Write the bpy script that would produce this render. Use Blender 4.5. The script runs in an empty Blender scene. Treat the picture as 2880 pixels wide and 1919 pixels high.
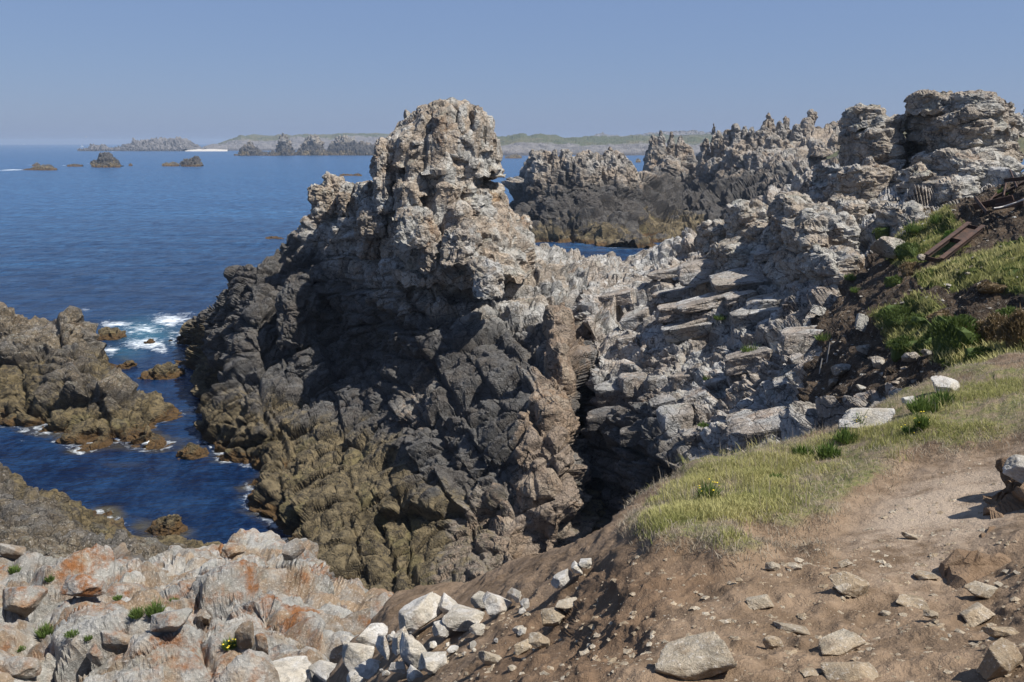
import bpy, math, random
import numpy as np
from mathutils import Vector, Matrix

# ------------------------------------------------------------------ camera, world, sun, exposure
sc = bpy.context.scene
COL = sc.collection
random.seed(7)
RNG = np.random.default_rng(7)
CAM_H = 22.0                       # metres above the sea
PITCH = math.radians(12.65)        # looking slightly down
F = 2494.0                         # focal length in photograph pixels
CX, CY = 1440.0, 959.5
SUN_AZ, SUN_EL = math.radians(112), math.radians(56)

cam_d = bpy.data.cameras.new('camera')
cam_d.sensor_width = 36.0
cam_d.lens = F / 2880.0 * 36.0
cam_d.clip_start = 0.1
cam_d.clip_end = 40000
cam = bpy.data.objects.new('camera', cam_d)
COL.objects.link(cam)
cam.location = (0, 0, CAM_H)
cam.rotation_euler = (math.pi / 2 - PITCH, 0, 0)
sc.camera = cam

w = bpy.data.worlds.new('World')
sc.world = w
w.use_nodes = True
wn = w.node_tree.nodes
wl = w.node_tree.links
bg = wn['Background']
sky = wn.new('ShaderNodeTexSky')
sky.sky_type = 'NISHITA'
sky.sun_disc = False
sky.sun_elevation = SUN_EL
sky.sun_rotation = SUN_AZ
sky.altitude = 0
sky.air_density = 1.0
sky.dust_density = 0.6
sky.ozone_density = 3.0
flat = wn.new('ShaderNodeMix')
flat.data_type = 'RGBA'
flat.inputs[0].default_value = 0.80
flat.inputs[7].default_value = (1.20, 1.80, 3.35, 1)
wl.new(sky.outputs[0], flat.inputs[6])
wl.new(flat.outputs[2], bg.inputs[0])
bg.inputs[1].default_value = 0.10

sun_d = bpy.data.lights.new('sun', 'SUN')
sun_d.energy = 5.0
sun_d.angle = math.radians(0.53)
sun_d.color = (1.0, 0.965, 0.905)
sun = bpy.data.objects.new('sun', sun_d)
COL.objects.link(sun)
L = Vector((math.sin(SUN_AZ) * math.cos(SUN_EL), math.cos(SUN_AZ) * math.cos(SUN_EL), math.sin(SUN_EL)))
sun.rotation_euler = L.to_track_quat('Z', 'Y').to_euler()
sun.location = (0, 0, 60)

sc.render.engine = 'CYCLES'
sc.view_settings.view_transform = 'Standard'
sc.view_settings.look = 'None'
sc.view_settings.exposure = 0.52
sc.view_settings.gamma = 1.0
sc.view_settings.use_curve_mapping = False
sc.cycles.max_bounces = 6

# ------------------------------------------------------------------ helpers: projection, noise
cp, sp = math.cos(PITCH), math.sin(PITCH)


def ray(px, py):
    a = (np.asarray(px, float) - CX) / F
    b = -(np.asarray(py, float) - CY) / F
    return np.stack(np.broadcast_arrays(a, cp + b * sp, -sp + b * cp), -1)


def at(px, py, d):
    """world point that lies d metres ahead and is seen at photograph pixel px,py"""
    r = ray(px, py)
    s = np.asarray(d, float) / r[..., 1]
    p = r * s[..., None]
    p[..., 2] += CAM_H
    return p


def to_px(P):
    q = P - np.array([0, 0, CAM_H])
    fy = q[..., 1] * cp - q[..., 2] * sp
    uz = q[..., 1] * sp + q[..., 2] * cp
    return CX + F * q[..., 0] / fy, CY - F * uz / fy


def sea_d(py):
    r = ray(CX, py)
    return float(CAM_H * r[1] / -r[2])


TAB = RNG.random((65536, 4)).astype(np.float32)


def hsh(ix, iy, iz):
    return ((ix * 73856093) ^ (iy * 19349663) ^ (iz * 83492791)) & 65535


def vnoise(P, k=0):
    P = np.asarray(P, np.float32)
    I = np.floor(P).astype(np.int64)
    f = P - I
    f = f * f * f * (f * (f * 6 - 15) + 10)
    out = 0
    for dx in (0, 1):
        wx = f[:, 0] if dx else 1 - f[:, 0]
        for dy in (0, 1):
            wy = f[:, 1] if dy else 1 - f[:, 1]
            for dz in (0, 1):
                wz = f[:, 2] if dz else 1 - f[:, 2]
                out = out + wx * wy * wz * TAB[hsh(I[:, 0] + dx, I[:, 1] + dy, I[:, 2] + dz), k]
    return out * 2 - 1


def fbm(P, octv=4, k=0):
    s, a, o = 0, 1.0, 0.0
    P = np.asarray(P, np.float32)
    for i in range(octv):
        s = s + a * vnoise(P * (2.03 ** i) + 17.3 * i, k)
        o += a
        a *= 0.5
    return s / o * 1.6


def voronoi(Q, metric=0):
    """nearest two cells: gap F2-F1, hashes, vectors from the cell points"""
    n = len(Q)
    I = np.floor(Q).astype(np.int64)
    f1 = np.full(n, 9.0, np.float32)
    f2 = np.full(n, 9.0, np.float32)
    c1 = np.zeros(n, np.int64)
    c2 = np.zeros(n, np.int64)
    v1 = np.zeros((n, 3), np.float32)
    v2 = np.zeros((n, 3), np.float32)
    fr = (Q - I).astype(np.float32)
    for dx in (-1, 0, 1):
        for dy in (-1, 0, 1):
            for dz in (-1, 0, 1):
                h = hsh(I[:, 0] + dx, I[:, 1] + dy, I[:, 2] + dz)
                v = fr - (TAB[h, :3] * 0.86 + np.array([dx + .07, dy + .07, dz + .07], np.float32))
                d = np.sqrt((v * v).sum(1))
                if metric == 1:
                    d = 0.6 * np.abs(v).max(1) + 0.4 * d
                k = np.nonzero(d < f2)[0]
                m1 = d[k] < f1[k]
                a, b = k[m1], k[~m1]
                f2[a] = f1[a]; c2[a] = c1[a]; v2[a] = v1[a]
                f1[a] = d[a]; c1[a] = h[a]; v1[a] = v[a]
                f2[b] = d[b]; c2[b] = h[b]; v2[b] = v[b]
    return f2 - f1, c1, v1, c2, v2


def brick_id(Q):
    iw = np.floor(Q[:, 2]).astype(np.int64)
    r = TAB[hsh(iw, iw * 0 + 7, iw * 0 + 3)]
    su = .75 + .6 * r[:, 2]
    u = Q[:, 0] * su + r[:, 0] * 9
    iu = np.floor(u).astype(np.int64)
    r2 = TAB[hsh(iw, iu, iw * 0 + 11)]
    sv_ = .75 + .6 * r2[:, 2]
    v = Q[:, 1] * sv_ + r2[:, 0] * 9
    iv = np.floor(v).astype(np.int64)
    f = np.stack([u - iu, v - iv, Q[:, 2] - iw], -1).astype(np.float32)
    return hsh(iu, iv, iw), f, np.stack([su, sv_, np.ones(len(Q))], -1).astype(np.float32)


def bricks(Q):
    """jointed slabs: layers, each cut by its own staggered cross joints"""
    c1, f, sc_ = brick_id(Q)
    dlo = np.minimum(f, 1 - f)
    dq = dlo / sc_
    ax = dq.argmin(1)
    k = np.arange(len(Q))
    dist = dq[k, ax]
    sg = np.where(f[k, ax] < .5, -1., 1.)
    Q2 = Q.copy()
    Q2[k, ax] += (sg * (dist + 2e-3)).astype(Q.dtype)
    c2, g, _ = brick_id(Q2)
    return dist * 2, c1, f - .5, c2, g - .5


def rot_frame(strike, dip):
    """columns: along strike, down dip, pole - degrees"""
    return np.array(Matrix.Rotation(math.radians(strike), 3, 'Z') @ Matrix.Rotation(math.radians(dip), 3, 'Y'), np.float32)


def chisel(c, v):
    m = None
    for k in range(3):
        t = ((TAB[(c * 7 + 131 * k + 5) & 65535, :3] * 2 - 1) * v).sum(1)
        m = t if m is None else np.maximum(m, t)
    return .42 - 2.1 * m


def rockify(P, N, levels, R, seed=0, fine=0.03, fscale=1.0):
    """fracture a surface into proud, tilted blocks divided by open joints"""
    P = P.astype(np.float32).copy()
    off = np.array([seed * 13.7, seed * 7.1, seed * 3.3], np.float32)
    P0 = P.copy()
    for (size, amp, tilt, cw, cd, metric) in levels:
        size = np.array(size, np.float32)
        m = size.mean()
        wv = np.stack([vnoise(P0 / (m * 1.1) + off + 31 * k, k) for k in range(3)], -1)
        Q = ((P0 + wv * m * (.11 if metric == 2 else .20)) @ R) / size + off
        e, c1, v1, c2, v2 = bricks(Q) if metric == 2 else voronoi(Q, metric)
        r1, r2 = TAB[c1], TAB[c2]
        d1 = (r1[:, 3] * 2 - 1) + tilt * chisel(c1, v1)
        d2 = (r2[:, 3] * 2 - 1) + tilt * chisel(c2, v2)
        x = np.clip(e / (cw * 2.2), 0, 1)
        x = x * x * (3 - 2 * x)
        disp = amp * (d2 + (d1 - d2) * (.5 + .5 * x)) - cd * np.exp(-(e / cw) ** 2)
        P = P + N * disp[:, None].astype(np.float32)
        off = off + 5.17
    if fine:
        fn = fbm(P0 / (1.1 * fscale), 5, 1)
        rid = 1 - np.abs(fbm(P0 / (0.55 * fscale) + 9, 3, 2)) * 2
        P = P + N * (fine * (fn * 1.4 + rid * 0.6))[:, None].astype(np.float32)
    return P


def blur(G, k, axis):
    k = min(k, G.shape[axis] - 1)
    if k < 1:
        return G
    pad = [(0, 0)] * G.ndim
    pad[axis] = (k, k)
    A = np.pad(G, pad, mode='reflect', reflect_type='odd')
    c = np.cumsum(A, axis=axis)
    z = np.zeros_like(np.take(c, [0], axis))
    c = np.concatenate([z, c], axis)
    n = G.shape[axis]
    hi = np.take(c, np.arange(2 * k + 1, 2 * k + 1 + n), axis)
    lo = np.take(c, np.arange(0, n), axis)
    return (hi - lo) / (2 * k + 1)


def gnormals(G, wrap=False):
    du = np.roll(G, -1, 0) - np.roll(G, 1, 0)
    if not wrap:
        du[0] = G[1] - G[0]
        du[-1] = G[-1] - G[-2]
    dv = np.gradient(G, axis=1)
    n = np.cross(du, dv)
    ln = np.linalg.norm(n, axis=-1, keepdims=True)
    return n / np.maximum(ln, 1e-9)


def mesh_grid(name, G, wrap=False, smooth=True, extra=None):
    nu, nv = G.shape[:2]
    V = G.reshape(-1, 3)
    i = np.arange(nu if wrap else nu - 1)
    j = np.arange(nv - 1)
    I, J = np.meshgrid(i, j, indexing='ij')
    I2 = (I + 1) % nu
    q = np.stack([I * nv + J, I2 * nv + J, I2 * nv + J + 1, I * nv + J + 1], -1).reshape(-1, 4)
    return mesh_np(name, V, q, smooth)


def mesh_np(name, V, faces, smooth=True):
    """faces: (n,k) index array"""
    me = bpy.data.meshes.new(name)
    n, k = faces.shape
    me.vertices.add(len(V))
    me.vertices.foreach_set('co', np.ascontiguousarray(V, np.float32).ravel())
    me.loops.add(n * k)
    me.loops.foreach_set('vertex_index', np.ascontiguousarray(faces, np.int32).ravel())
    me.polygons.add(n)
    me.polygons.foreach_set('loop_start', np.arange(0, n * k, k, dtype=np.int32))
    me.polygons.foreach_set('loop_total', np.full(n, k, np.int32))
    me.polygons.foreach_set('use_smooth', np.full(n, smooth, bool))
    me.update(calc_edges=True)
    return me


def vattr(me, name, val):
    a = me.attributes.new(name, 'FLOAT', 'POINT')
    a.data.foreach_set('value', np.ascontiguousarray(val, np.float32).ravel())


def obj(name, me, mat=None, parent=None):
    o = bpy.data.objects.new(name, me)
    COL.objects.link(o)
    if me is not None and mat is not None and not me.materials:
        me.materials.append(mat)
    if parent is not None:
        o.parent = parent
    return o


def tag(o, label=None, cat=None, group=None, kind=None):
    if label:
        o['label'] = label
    if cat:
        o['category'] = cat
    if group:
        o['group'] = group
    if kind:
        o['kind'] = kind
    return o


def inside(px, py, poly):
    px = np.asarray(px); py = np.asarray(py)
    r = np.zeros(px.shape, bool)
    n = len(poly)
    for i in range(n):
        x1, y1 = poly[i]
        x2, y2 = poly[(i + 1) % n]
        c = ((y1 > py) != (y2 > py)) & (px < (x2 - x1) * (py - y1) / (y2 - y1 + 1e-9) + x1)
        r ^= c
    return r


# ------------------------------------------------------------------ materials
class NT:
    def __init__(self, name):
        self.m = bpy.data.materials.new(name)
        self.m.use_nodes = True
        self.t = self.m.node_tree
        self.b = self.t.nodes['Principled BSDF']
        self.out = self.t.nodes['Material Output']

    def n(self, typ, props=None, **inp):
        nd = self.t.nodes.new('ShaderNode' + typ)
        for k, v in (props or {}).items():
            setattr(nd, k, v)
        for k, v in inp.items():
            s = nd.inputs[int(k[1:])] if k[0] == 'i' and k[1:].isdigit() else nd.inputs[k]
            self.set(s, v)
        return nd

    def set(self, s, v):
        if isinstance(v, bpy.types.NodeSocket):
            self.t.links.new(v, s)
        else:
            s.default_value = v

    def math(self, op, a, b=0.0, c=0.0, clamp=False):
        return self.n('Math', {'operation': op, 'use_clamp': clamp}, i0=a, i1=b, i2=c).outputs[0]

    def noise(self, vec, scale, detail=4, rough=0.6, lac=2.1, dist=0.0):
        return self.n('TexNoise', None, Vector=vec, Scale=scale, Detail=detail, Roughness=rough, Lacunarity=lac, Distortion=dist).outputs[0]

    def ss(self, x, lo, hi):
        return self.n('MapRange', {'interpolation_type': 'SMOOTHSTEP'}, Value=x, i1=lo, i2=hi, i3=0.0, i4=1.0).outputs[0]

    def mix(self, f, a, b, mode='MIX'):
        nd = self.t.nodes.new('ShaderNodeMix')
        nd.data_type = 'RGBA'
        nd.blend_type = mode
        for s, v in ((nd.inputs[0], f), (nd.inputs[6], a), (nd.inputs[7], b)):
            if not isinstance(v, bpy.types.NodeSocket) and not isinstance(v, (int, float)) and len(v) == 3:
                v = (*v, 1)
            self.set(s, v)
        return nd.outputs[2]

    def attr(self, name):
        return self.n('Attribute', {'attribute_name': name}).outputs['Fac']


def rock_material(name, pale=(.41, .395, .365), tan=(.315, .262, .205), orange=(.30, .15, .06), dark=(.054, .051, .049),
                  ochre=(.20, .155, .085), lichen=(.30, .30, .24), zones=(0.4, 3.0, 8.6, 11.0), seaward=0.0, orange_amt=.35,
                  bump=1.0, bscale=1.0, black_amt=0.84, lichen_amt=.35, white_amt=.55, stain=False, hair=1.0):
    M = NT(name)
    g = M.n('NewGeometry')
    P = g.outputs['Position']
    sep = M.n('SeparateXYZ', None, i0=P)
    z, x, y = sep.outputs[2], sep.outputs[0], sep.outputs[1]
    n_big = M.noise(P, .10 / bscale, 3)
    n_mid = M.noise(P, .42 / bscale, 5, .62)
    n_sm = M.noise(P, 1.9 / bscale, 5, .65)
    n_fi = M.noise(P, 9.0 / bscale, 6, .72)
    n_gr = M.noise(P, 46.0 / bscale, 3, .7)
    rnd = M.n('ObjectInfo').outputs['Random']
    # weathering colours of the granite, block by block
    wv = M.n('VectorMath', {'operation': 'ADD'}, i0=P, i1=M.n('TexNoise', None, Vector=P, Scale=.7 / bscale, Detail=2).outputs[1]).outputs[0]
    cell = M.n('SeparateColor', None, i0=M.n('TexVoronoi', {'feature': 'F1'}, Vector=wv, Scale=.85 / bscale).outputs['Color'])
    c = M.mix(M.ss(M.math('ADD', n_mid, M.math('ADD', M.math('MULTIPLY', rnd, .10), M.math('MULTIPLY', cell.outputs[0], .16))), .50, .72), pale, tan)
    cb = M.math('ADD', .80, M.math('MULTIPLY', cell.outputs[1], .40))
    c = M.mix(1.0, c, M.n('CombineColor', None, i0=cb, i1=cb, i2=cb).outputs[0], 'MULTIPLY')
    c = M.mix(M.math('MULTIPLY', M.ss(n_sm, .50, .68), .55), c, tuple(v * .42 for v in pale))
    c = M.mix(M.math('MULTIPLY', M.ss(n_fi, .53, .70), white_amt), c, (.68, .65, .60))
    v2 = M.n('VectorMath', {'operation': 'ADD'}, i0=P, i1=(31, 17, 5)).outputs[0]
    om = M.math('MULTIPLY', M.ss(M.noise(v2, .33 / bscale, 5, .7), .49 if orange_amt > .8 else .56, .64), M.ss(n_sm, .36, .60))
    c = M.mix(M.math('MULTIPLY', om, orange_amt), c, orange)
    v3 = M.n('VectorMath', {'operation': 'ADD'}, i0=P, i1=(-11, 47, 9)).outputs[0]
    lm = M.math('MULTIPLY', M.ss(M.noise(v3, .8 / bscale, 6, .7), .52, .66), M.ss(M.n('SeparateXYZ', None, i0=g.outputs['Normal']).outputs[2], .1, .7))
    c = M.mix(M.math('MULTIPLY', lm, lichen_amt), c, lichen)
    # tidal zones: weed, ochre barnacle belt, black lichen belt
    zz = M.math('ADD', z, M.math('MULTIPLY', M.math('SUBTRACT', n_big, .5), 7.0 * bscale))
    zz = M.math('ADD', zz, M.math('MULTIPLY', M.math('SUBTRACT', n_mid, .5), 5.0 * bscale))
    zz = M.math('ADD', zz, M.math('MULTIPLY', M.math('SUBTRACT', n_sm, .5), 2.6 * bscale))
    if seaward:
        sw = M.math('MULTIPLY', M.ss(x, 2.0, -26.0), seaward)
        zz_up = M.math('SUBTRACT', zz, sw)
    else:
        zz_up = zz
    up = M.ss(zz_up, zones[2], zones[3])
    if stain:   # iron-stained granite that the black lichen has not covered
        st = M.ss(M.math('ADD', M.attr('stain'), M.math('MULTIPLY', M.math('SUBTRACT', n_sm, .5), 1.3)), .35, .75)
        up = M.math('MAXIMUM', up, M.math('MULTIPLY', st, .9))
        c = M.mix(M.math('MULTIPLY', st, .75), c, M.mix(n_mid, (.20, .14, .09), (.34, .235, .15)))
    dk = M.mix(M.math('MULTIPLY', M.ss(n_sm, .48, .72), .6), dark, tuple(v * .34 for v in tan))
    dk = M.mix(M.math('MULTIPLY', M.ss(n_fi, .56, .72), .30), dk, (.17, .16, .15))
    c = M.mix(M.math('MULTIPLY', M.math('SUBTRACT', 1.0, up), black_amt), c, dk)
    lowm = M.ss(zz, zones[1] + 1.2, zones[1] - .7)
    if stain:
        lowm = M.math('MULTIPLY', lowm, M.math('SUBTRACT', 1.0, st))
    oc = M.mix(M.ss(n_sm, .38, .66), ochre, tuple(v * .42 for v in ochre))
    oc = M.mix(M.math('MULTIPLY', M.ss(n_mid, .54, .64), .45), oc, (.175, .150, .055))
    c = M.mix(M.math('MULTIPLY', lowm, .9), c, oc)
    weed = M.ss(M.math('ADD', z, M.math('MULTIPLY', M.math('SUBTRACT', n_sm, .5), 1.6)), zones[0] + .5, zones[0])
    c = M.mix(weed, c, M.mix(n_fi, (.075, .035, .018), (.13, .085, .03)))
    hv = M.n('VectorMath', {'operation': 'ADD'}, i0=P, i1=M.n('VectorMath', {'operation': 'SCALE'}, i0=M.n('TexNoise', None, Vector=P, Scale=1.1 / bscale, Detail=4, Roughness=.7).outputs[1], Scale=.9 * bscale).outputs[0]).outputs[0]
    hs = M.n('Mapping', None, Vector=hv, Rotation=(.25, -.3, .4), Scale=(1.0, 1.2, 1.9)).outputs[0]
    h1 = M.ss(M.n('TexVoronoi', {'feature': 'DISTANCE_TO_EDGE'}, Vector=hs, Scale=.62 / bscale).outputs[0], .035, .008)
    h2 = M.ss(M.n('TexVoronoi', {'feature': 'DISTANCE_TO_EDGE'}, Vector=hs, Scale=2.1 / bscale).outputs[0], .05, .01)
    hl = M.math('MAXIMUM', M.math('MULTIPLY', h1, M.ss(n_fi, .36, .56)), M.math('MULTIPLY', h2, M.math('MULTIPLY', M.ss(n_sm, .42, .6), .75)))
    c = M.mix(M.math('MULTIPLY', hl, .82 * hair), c, (.035, .031, .028))
    # grain
    gr = M.math('ADD', .72, M.math('MULTIPLY', n_gr, .56))
    c = M.mix(1.0, c, M.n('CombineColor', None, i0=gr, i1=gr, i2=gr).outputs[0], 'MULTIPLY')
    fg = M.math('ADD', .62, M.math('MULTIPLY', n_fi, .76))
    c = M.mix(1.0, c, M.n('CombineColor', None, i0=fg, i1=fg, i2=fg).outputs[0], 'MULTIPLY')
    M.set(M.b.inputs['Base Color'], c)
    M.b.inputs['Roughness'].default_value = .88
    M.b.inputs['Specular IOR Level'].default_value = .25
    # relief
    vo = M.n('TexVoronoi', {'feature': 'DISTANCE_TO_EDGE'}, Vector=M.n('VectorMath', {'operation': 'ADD'}, i0=P, i1=M.n('TexNoise', None, Vector=P, Scale=1.4 / bscale, Detail=3).outputs[1]).outputs[0], Scale=1.9 / bscale).outputs[0]
    crack = M.ss(vo, .0, .055)
    hgt = M.math('ADD', M.math('MULTIPLY', n_fi, .62), M.math('MULTIPLY', M.math('SUBTRACT', crack, M.math('MULTIPLY', hl, 1.6)), .22 * min(1, hair * 1.2)))
    hgt = M.math('ADD', hgt, M.math('MULTIPLY', n_gr, .12))
    hgt = M.math('ADD', hgt, M.math('MULTIPLY', n_sm, .25))
    bp = M.n('Bump', None, Strength=.9, Distance=.27 * bump * bscale, Height=hgt)
    M.set(M.b.inputs['Normal'], bp.outputs[0])
    return M.m


MAT = {}
MAT['cliff'] = rock_material('granite_cliff', seaward=4.5, stain=True)
MAT['head'] = rock_material('granite_summit', pale=(.45, .43, .385), tan=(.37, .295, .22), zones=(0.4, 3.0, 7.6, 10.2), seaward=2.0, orange_amt=.45, lichen_amt=.55)
MAT['slab'] = rock_material('granite_slab', pale=(.46, .445, .415), tan=(.355, .30, .245), zones=(0.4, 2.0, 7.6, 10.0), seaward=0, orange_amt=.35)
MAT['outcrop'] = rock_material('granite_outcrop', pale=(.45, .425, .375), tan=(.36, .295, .225), zones=(-20, -20, -10, -8), lichen=(.36, .355, .28), lichen_amt=.6, white_amt=.65)
MAT['ledge'] = rock_material('granite_ledge', pale=(.355, .34, .305), tan=(.275, .20, .13), orange=(.27, .11, .035), zones=(0.4, 2.2, 7.2, 9.4), orange_amt=.95, bscale=.55, white_amt=.5, hair=.12)
MAT['islet'] = rock_material('granite_shore_rock', pale=(.165, .15, .128), tan=(.15, .118, .078), ochre=(.18, .138, .070), zones=(0.25, 2.2, 3.0, 4.5), black_amt=.5, orange_amt=.15)
MAT['back'] = rock_material('granite_back_shore', pale=(.34, .31, .27), tan=(.30, .24, .18), zones=(0.5, 2.6, 11.0, 15.0), black_amt=.9, bscale=2.2, bump=.8)
MAT['neck'] = rock_material('orange_granite', pale=(.40, .35, .28), tan=(.38, .25, .14), orange=(.36, .18, .07), zones=(-20, -20, -10, -8), orange_amt=.8, lichen_amt=.2)
MAT['buttress'] = rock_material('tan_granite_buttress', pale=(.31, .245, .18), tan=(.25, .18, .125), orange=(.30, .16, .07), zones=(0.4, 0.2, 0.8, 2.5), orange_amt=.5, lichen_amt=.1, white_amt=.2)
MAT['far'] = rock_material('granite_far_shore', pale=(.30, .28, .25), tan=(.25, .21, .16), zones=(1.0, 2.5, 13.0, 21.0), black_amt=.85, bscale=6, bump=1.0)
MAT['white'] = rock_material('granite_pale_boulder', pale=(.56, .53, .48), tan=(.47, .42, .34), zones=(-20, -20, -10, -8), orange_amt=.25, bscale=.16, lichen_amt=.1, hair=.12)
MAT['field'] = rock_material('granite_field_stone', pale=(.47, .40, .30), tan=(.38, .29, .19), zones=(-20, -20, -10, -8), orange_amt=.15, bscale=.16, lichen_amt=.1, hair=.12)


def soil_material():
    M = NT('trodden_earth')
    P = M.n('NewGeometry').outputs['Position']
    n1 = M.noise(P, .55, 4)
    n2 = M.noise(P, 3.2, 6, .7)
    n3 = M.noise(P, 19, 5, .75)
    n4 = M.noise(P, 75, 3, .7)
    bank_mask = M.attr('bank')
    path = M.attr('path')
    turf = M.attr('turf')
    c = M.mix(M.ss(n2, .35, .65), (.160, .110, .070), (.275, .196, .130))
    c = M.mix(M.math('MULTIPLY', path, M.ss(M.math('ADD', n1, n2), .8, 1.15)), c, (.40, .315, .235))
    c = M.mix(M.math('MULTIPLY', bank_mask, .8), c, M.mix(n2, (.13, .082, .050), (.22, .145, .09)))  # darker brown earth over the bank area
    c = M.mix(M.math('MULTIPLY', M.ss(n3, .60, .74), .55), c, (.42, .34, .25))
    c = M.mix(M.math('MULTIPLY', M.ss(n4, .60, .75), .35), c, (.07, .045, .03))
    tf = M.ss(M.math('ADD', turf, M.math('MULTIPLY', M.math('SUBTRACT', n2, .5), 1.6)), .5, .8)
    tc = M.mix(M.ss(n3, .4, .65), (.13, .14, .05), (.24, .20, .10))
    tc = M.mix(M.ss(n2, .45, .65), tc, (.23, .175, .12))
    c = M.mix(tf, c, tc)
    M.set(M.b.inputs['Base Color'], c)
    M.b.inputs['Roughness'].default_value = .97
    M.b.inputs['Specular IOR Level'].default_value = .1
    h = M.math('ADD', M.math('MULTIPLY', n3, .45), M.math('ADD', M.math('MULTIPLY', n2, .8), M.math('MULTIPLY', n4, .18)))
    M.set(M.b.inputs['Normal'], M.n('Bump', None, Strength=.85, Distance=.07, Height=h).outputs[0])
    return M.m


MAT['soil'] = soil_material()


def slope_material():
    M = NT('scree_and_turf')
    g = M.n('NewGeometry')
    P = g.outputs['Position']
    n1 = M.noise(P, .35, 4)
    n2 = M.noise(P, 1.3, 6, .7)
    n3 = M.noise(P, 7, 5, .75)
    n4 = M.noise(P, 28, 3, .75)
    turf = M.attr('turf')
    c = M.mix(M.ss(n2, .35, .65), (.050, .036, .026), (.15, .105, .068))
    c = M.mix(M.math('MULTIPLY', M.ss(n3, .56, .64), .75), c, (.30, .26, .21))
    c = M.mix(M.math('MULTIPLY', M.ss(n4, .56, .66), .5), c, (.36, .33, .29))
    gr = M.mix(M.ss(n3, .35, .68), (.055, .085, .018), (.17, .19, .05))
    gr = M.mix(M.ss(n2, .45, .72), gr, (.17, .145, .05))
    gr = M.mix(M.math('MULTIPLY', M.ss(n4, .55, .7), .5), gr, (.02, .028, .008))
    tf = M.ss(M.math('ADD', turf, M.math('MULTIPLY', M.math('SUBTRACT', M.math('ADD', M.math('MULTIPLY', n3, .4), M.math('MULTIPLY', n2, .6)), .5), 2.2)), .4, .6)
    c = M.mix(tf, c, gr)
    M.set(M.b.inputs['Base Color'], c)
    M.b.inputs['Roughness'].default_value = .95
    M.b.inputs['Specular IOR Level'].default_value = .1
    h = M.math('ADD', M.math('MULTIPLY', n3, .7), M.math('ADD', M.math('MULTIPLY', n2, .8), M.math('MULTIPLY', n4, .4)))
    M.set(M.b.inputs['Normal'], M.n('Bump', None, Strength=1.0, Distance=.3, Height=h).outputs[0])
    return M.m


MAT['slope'] = slope_material()


def heath_material():
    """far low land: heath on top, bare rock where steep or low"""
    M = NT('far_heath_and_rock')
    g = M.n('NewGeometry')
    P = g.outputs['Position']
    z = M.n('SeparateXYZ', None, i0=P).outputs[2]
    nz = M.n('SeparateXYZ', None, i0=g.outputs['Normal']).outputs[2]
    n1 = M.noise(P, .012, 4)
    n2 = M.noise(P, .06, 6, .7)
    n3 = M.noise(P, .3, 4, .75)
    turf = M.attr('turf')
    gr = M.mix(M.ss(n1, .4, .65), (.060, .068, .026), (.11, .095, .045))
    gr = M.mix(M.ss(n3, .5, .75), gr, (.05, .06, .025))
    rk = M.mix(M.ss(n2, .38, .66), (.17, .155, .145), (.075, .068, .065))
    rk = M.mix(M.ss(n3, .54, .7), rk, (.26, .245, .225))
    rk = M.mix(M.ss(M.math('ADD', z, M.math('MULTIPLY', n2, 6)), 9.0, 5.0), rk, (.055, .05, .05))
    tf = M.ss(M.math('ADD', turf, M.math('MULTIPLY', M.math('SUBTRACT', n2, .5), 1.4)), .4, .6)
    M.set(M.b.inputs['Base Color'], M.mix(tf, rk, gr))
    M.b.inputs['Roughness'].default_value = .95
    M.set(M.b.inputs['Normal'], M.n('Bump', None, Strength=1.0, Distance=3.0, Height=M.math('ADD', n2, M.math('MULTIPLY', n3, .5))).outputs[0])
    return M.m


MAT['heath'] = heath_material()


def plain(name, col, rough=.8, var=.3, scale=6., bump=.0, metal=0, spec=.3):
    M = NT(name)
    P = M.n('TexCoord').outputs['Object']
    n = M.noise(P, scale, 5, .65)
    c = M.mix(n, tuple(v * (1 - var) for v in col), tuple(min(1, v * (1 + var)) for v in col))
    M.set(M.b.inputs['Base Color'], c)
    M.b.inputs['Roughness'].default_value = rough
    M.b.inputs['Metallic'].default_value = metal
    M.b.inputs['Specular IOR Level'].default_value = spec
    if bump:
        M.set(M.b.inputs['Normal'], M.n('Bump', None, Strength=1.0, Distance=bump, Height=n).outputs[0])
    return M.m


def rust_material():
    M = NT('rusted_iron')
    P = M.n('TexCoord').outputs['Object']
    a = M.noise(P, 2.5, 5, .7)
    b = M.noise(P, 14, 5, .7)
    c = M.mix(M.ss(a, .4, .62), (.034, .018, .012), (.075, .036, .021))
    c = M.mix(M.math('MULTIPLY', M.ss(b, .58, .7), .35), c, (.15, .070, .030))
    M.set(M.b.inputs['Base Color'], c)
    M.b.inputs['Roughness'].default_value = .85
    M.set(M.b.inputs['Normal'], M.n('Bump', None, Strength=.6, Distance=.02, Height=b).outputs[0])
    return M.m


MAT['rust'] = rust_material()
MAT['gull_white'] = plain('white_feathers', (.78, .78, .76), .8, .06, 20)
MAT['gull_grey'] = plain('grey_wing_feathers', (.30, .32, .34), .8, .1, 20)
MAT['gull_beak'] = plain('yellow_beak', (.55, .36, .06), .5, .1, 20)
MAT['sail'] = plain('white_sailcloth', (.80, .80, .78), .7, .04, 1)
MAT['hull'] = plain('white_hull_paint', (.75, .76, .77), .35, .05, 1)
MAT['steel'] = plain('grey_painted_steel', (.30, .32, .34), .6, .2, .5)
MAT['cable'] = plain('bleached_hose', (.52, .48, .44), .7, .15, 4)
MAT['wood'] = plain('weathered_grey_wood', (.40, .36, .31), .9, .25, 9)


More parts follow.
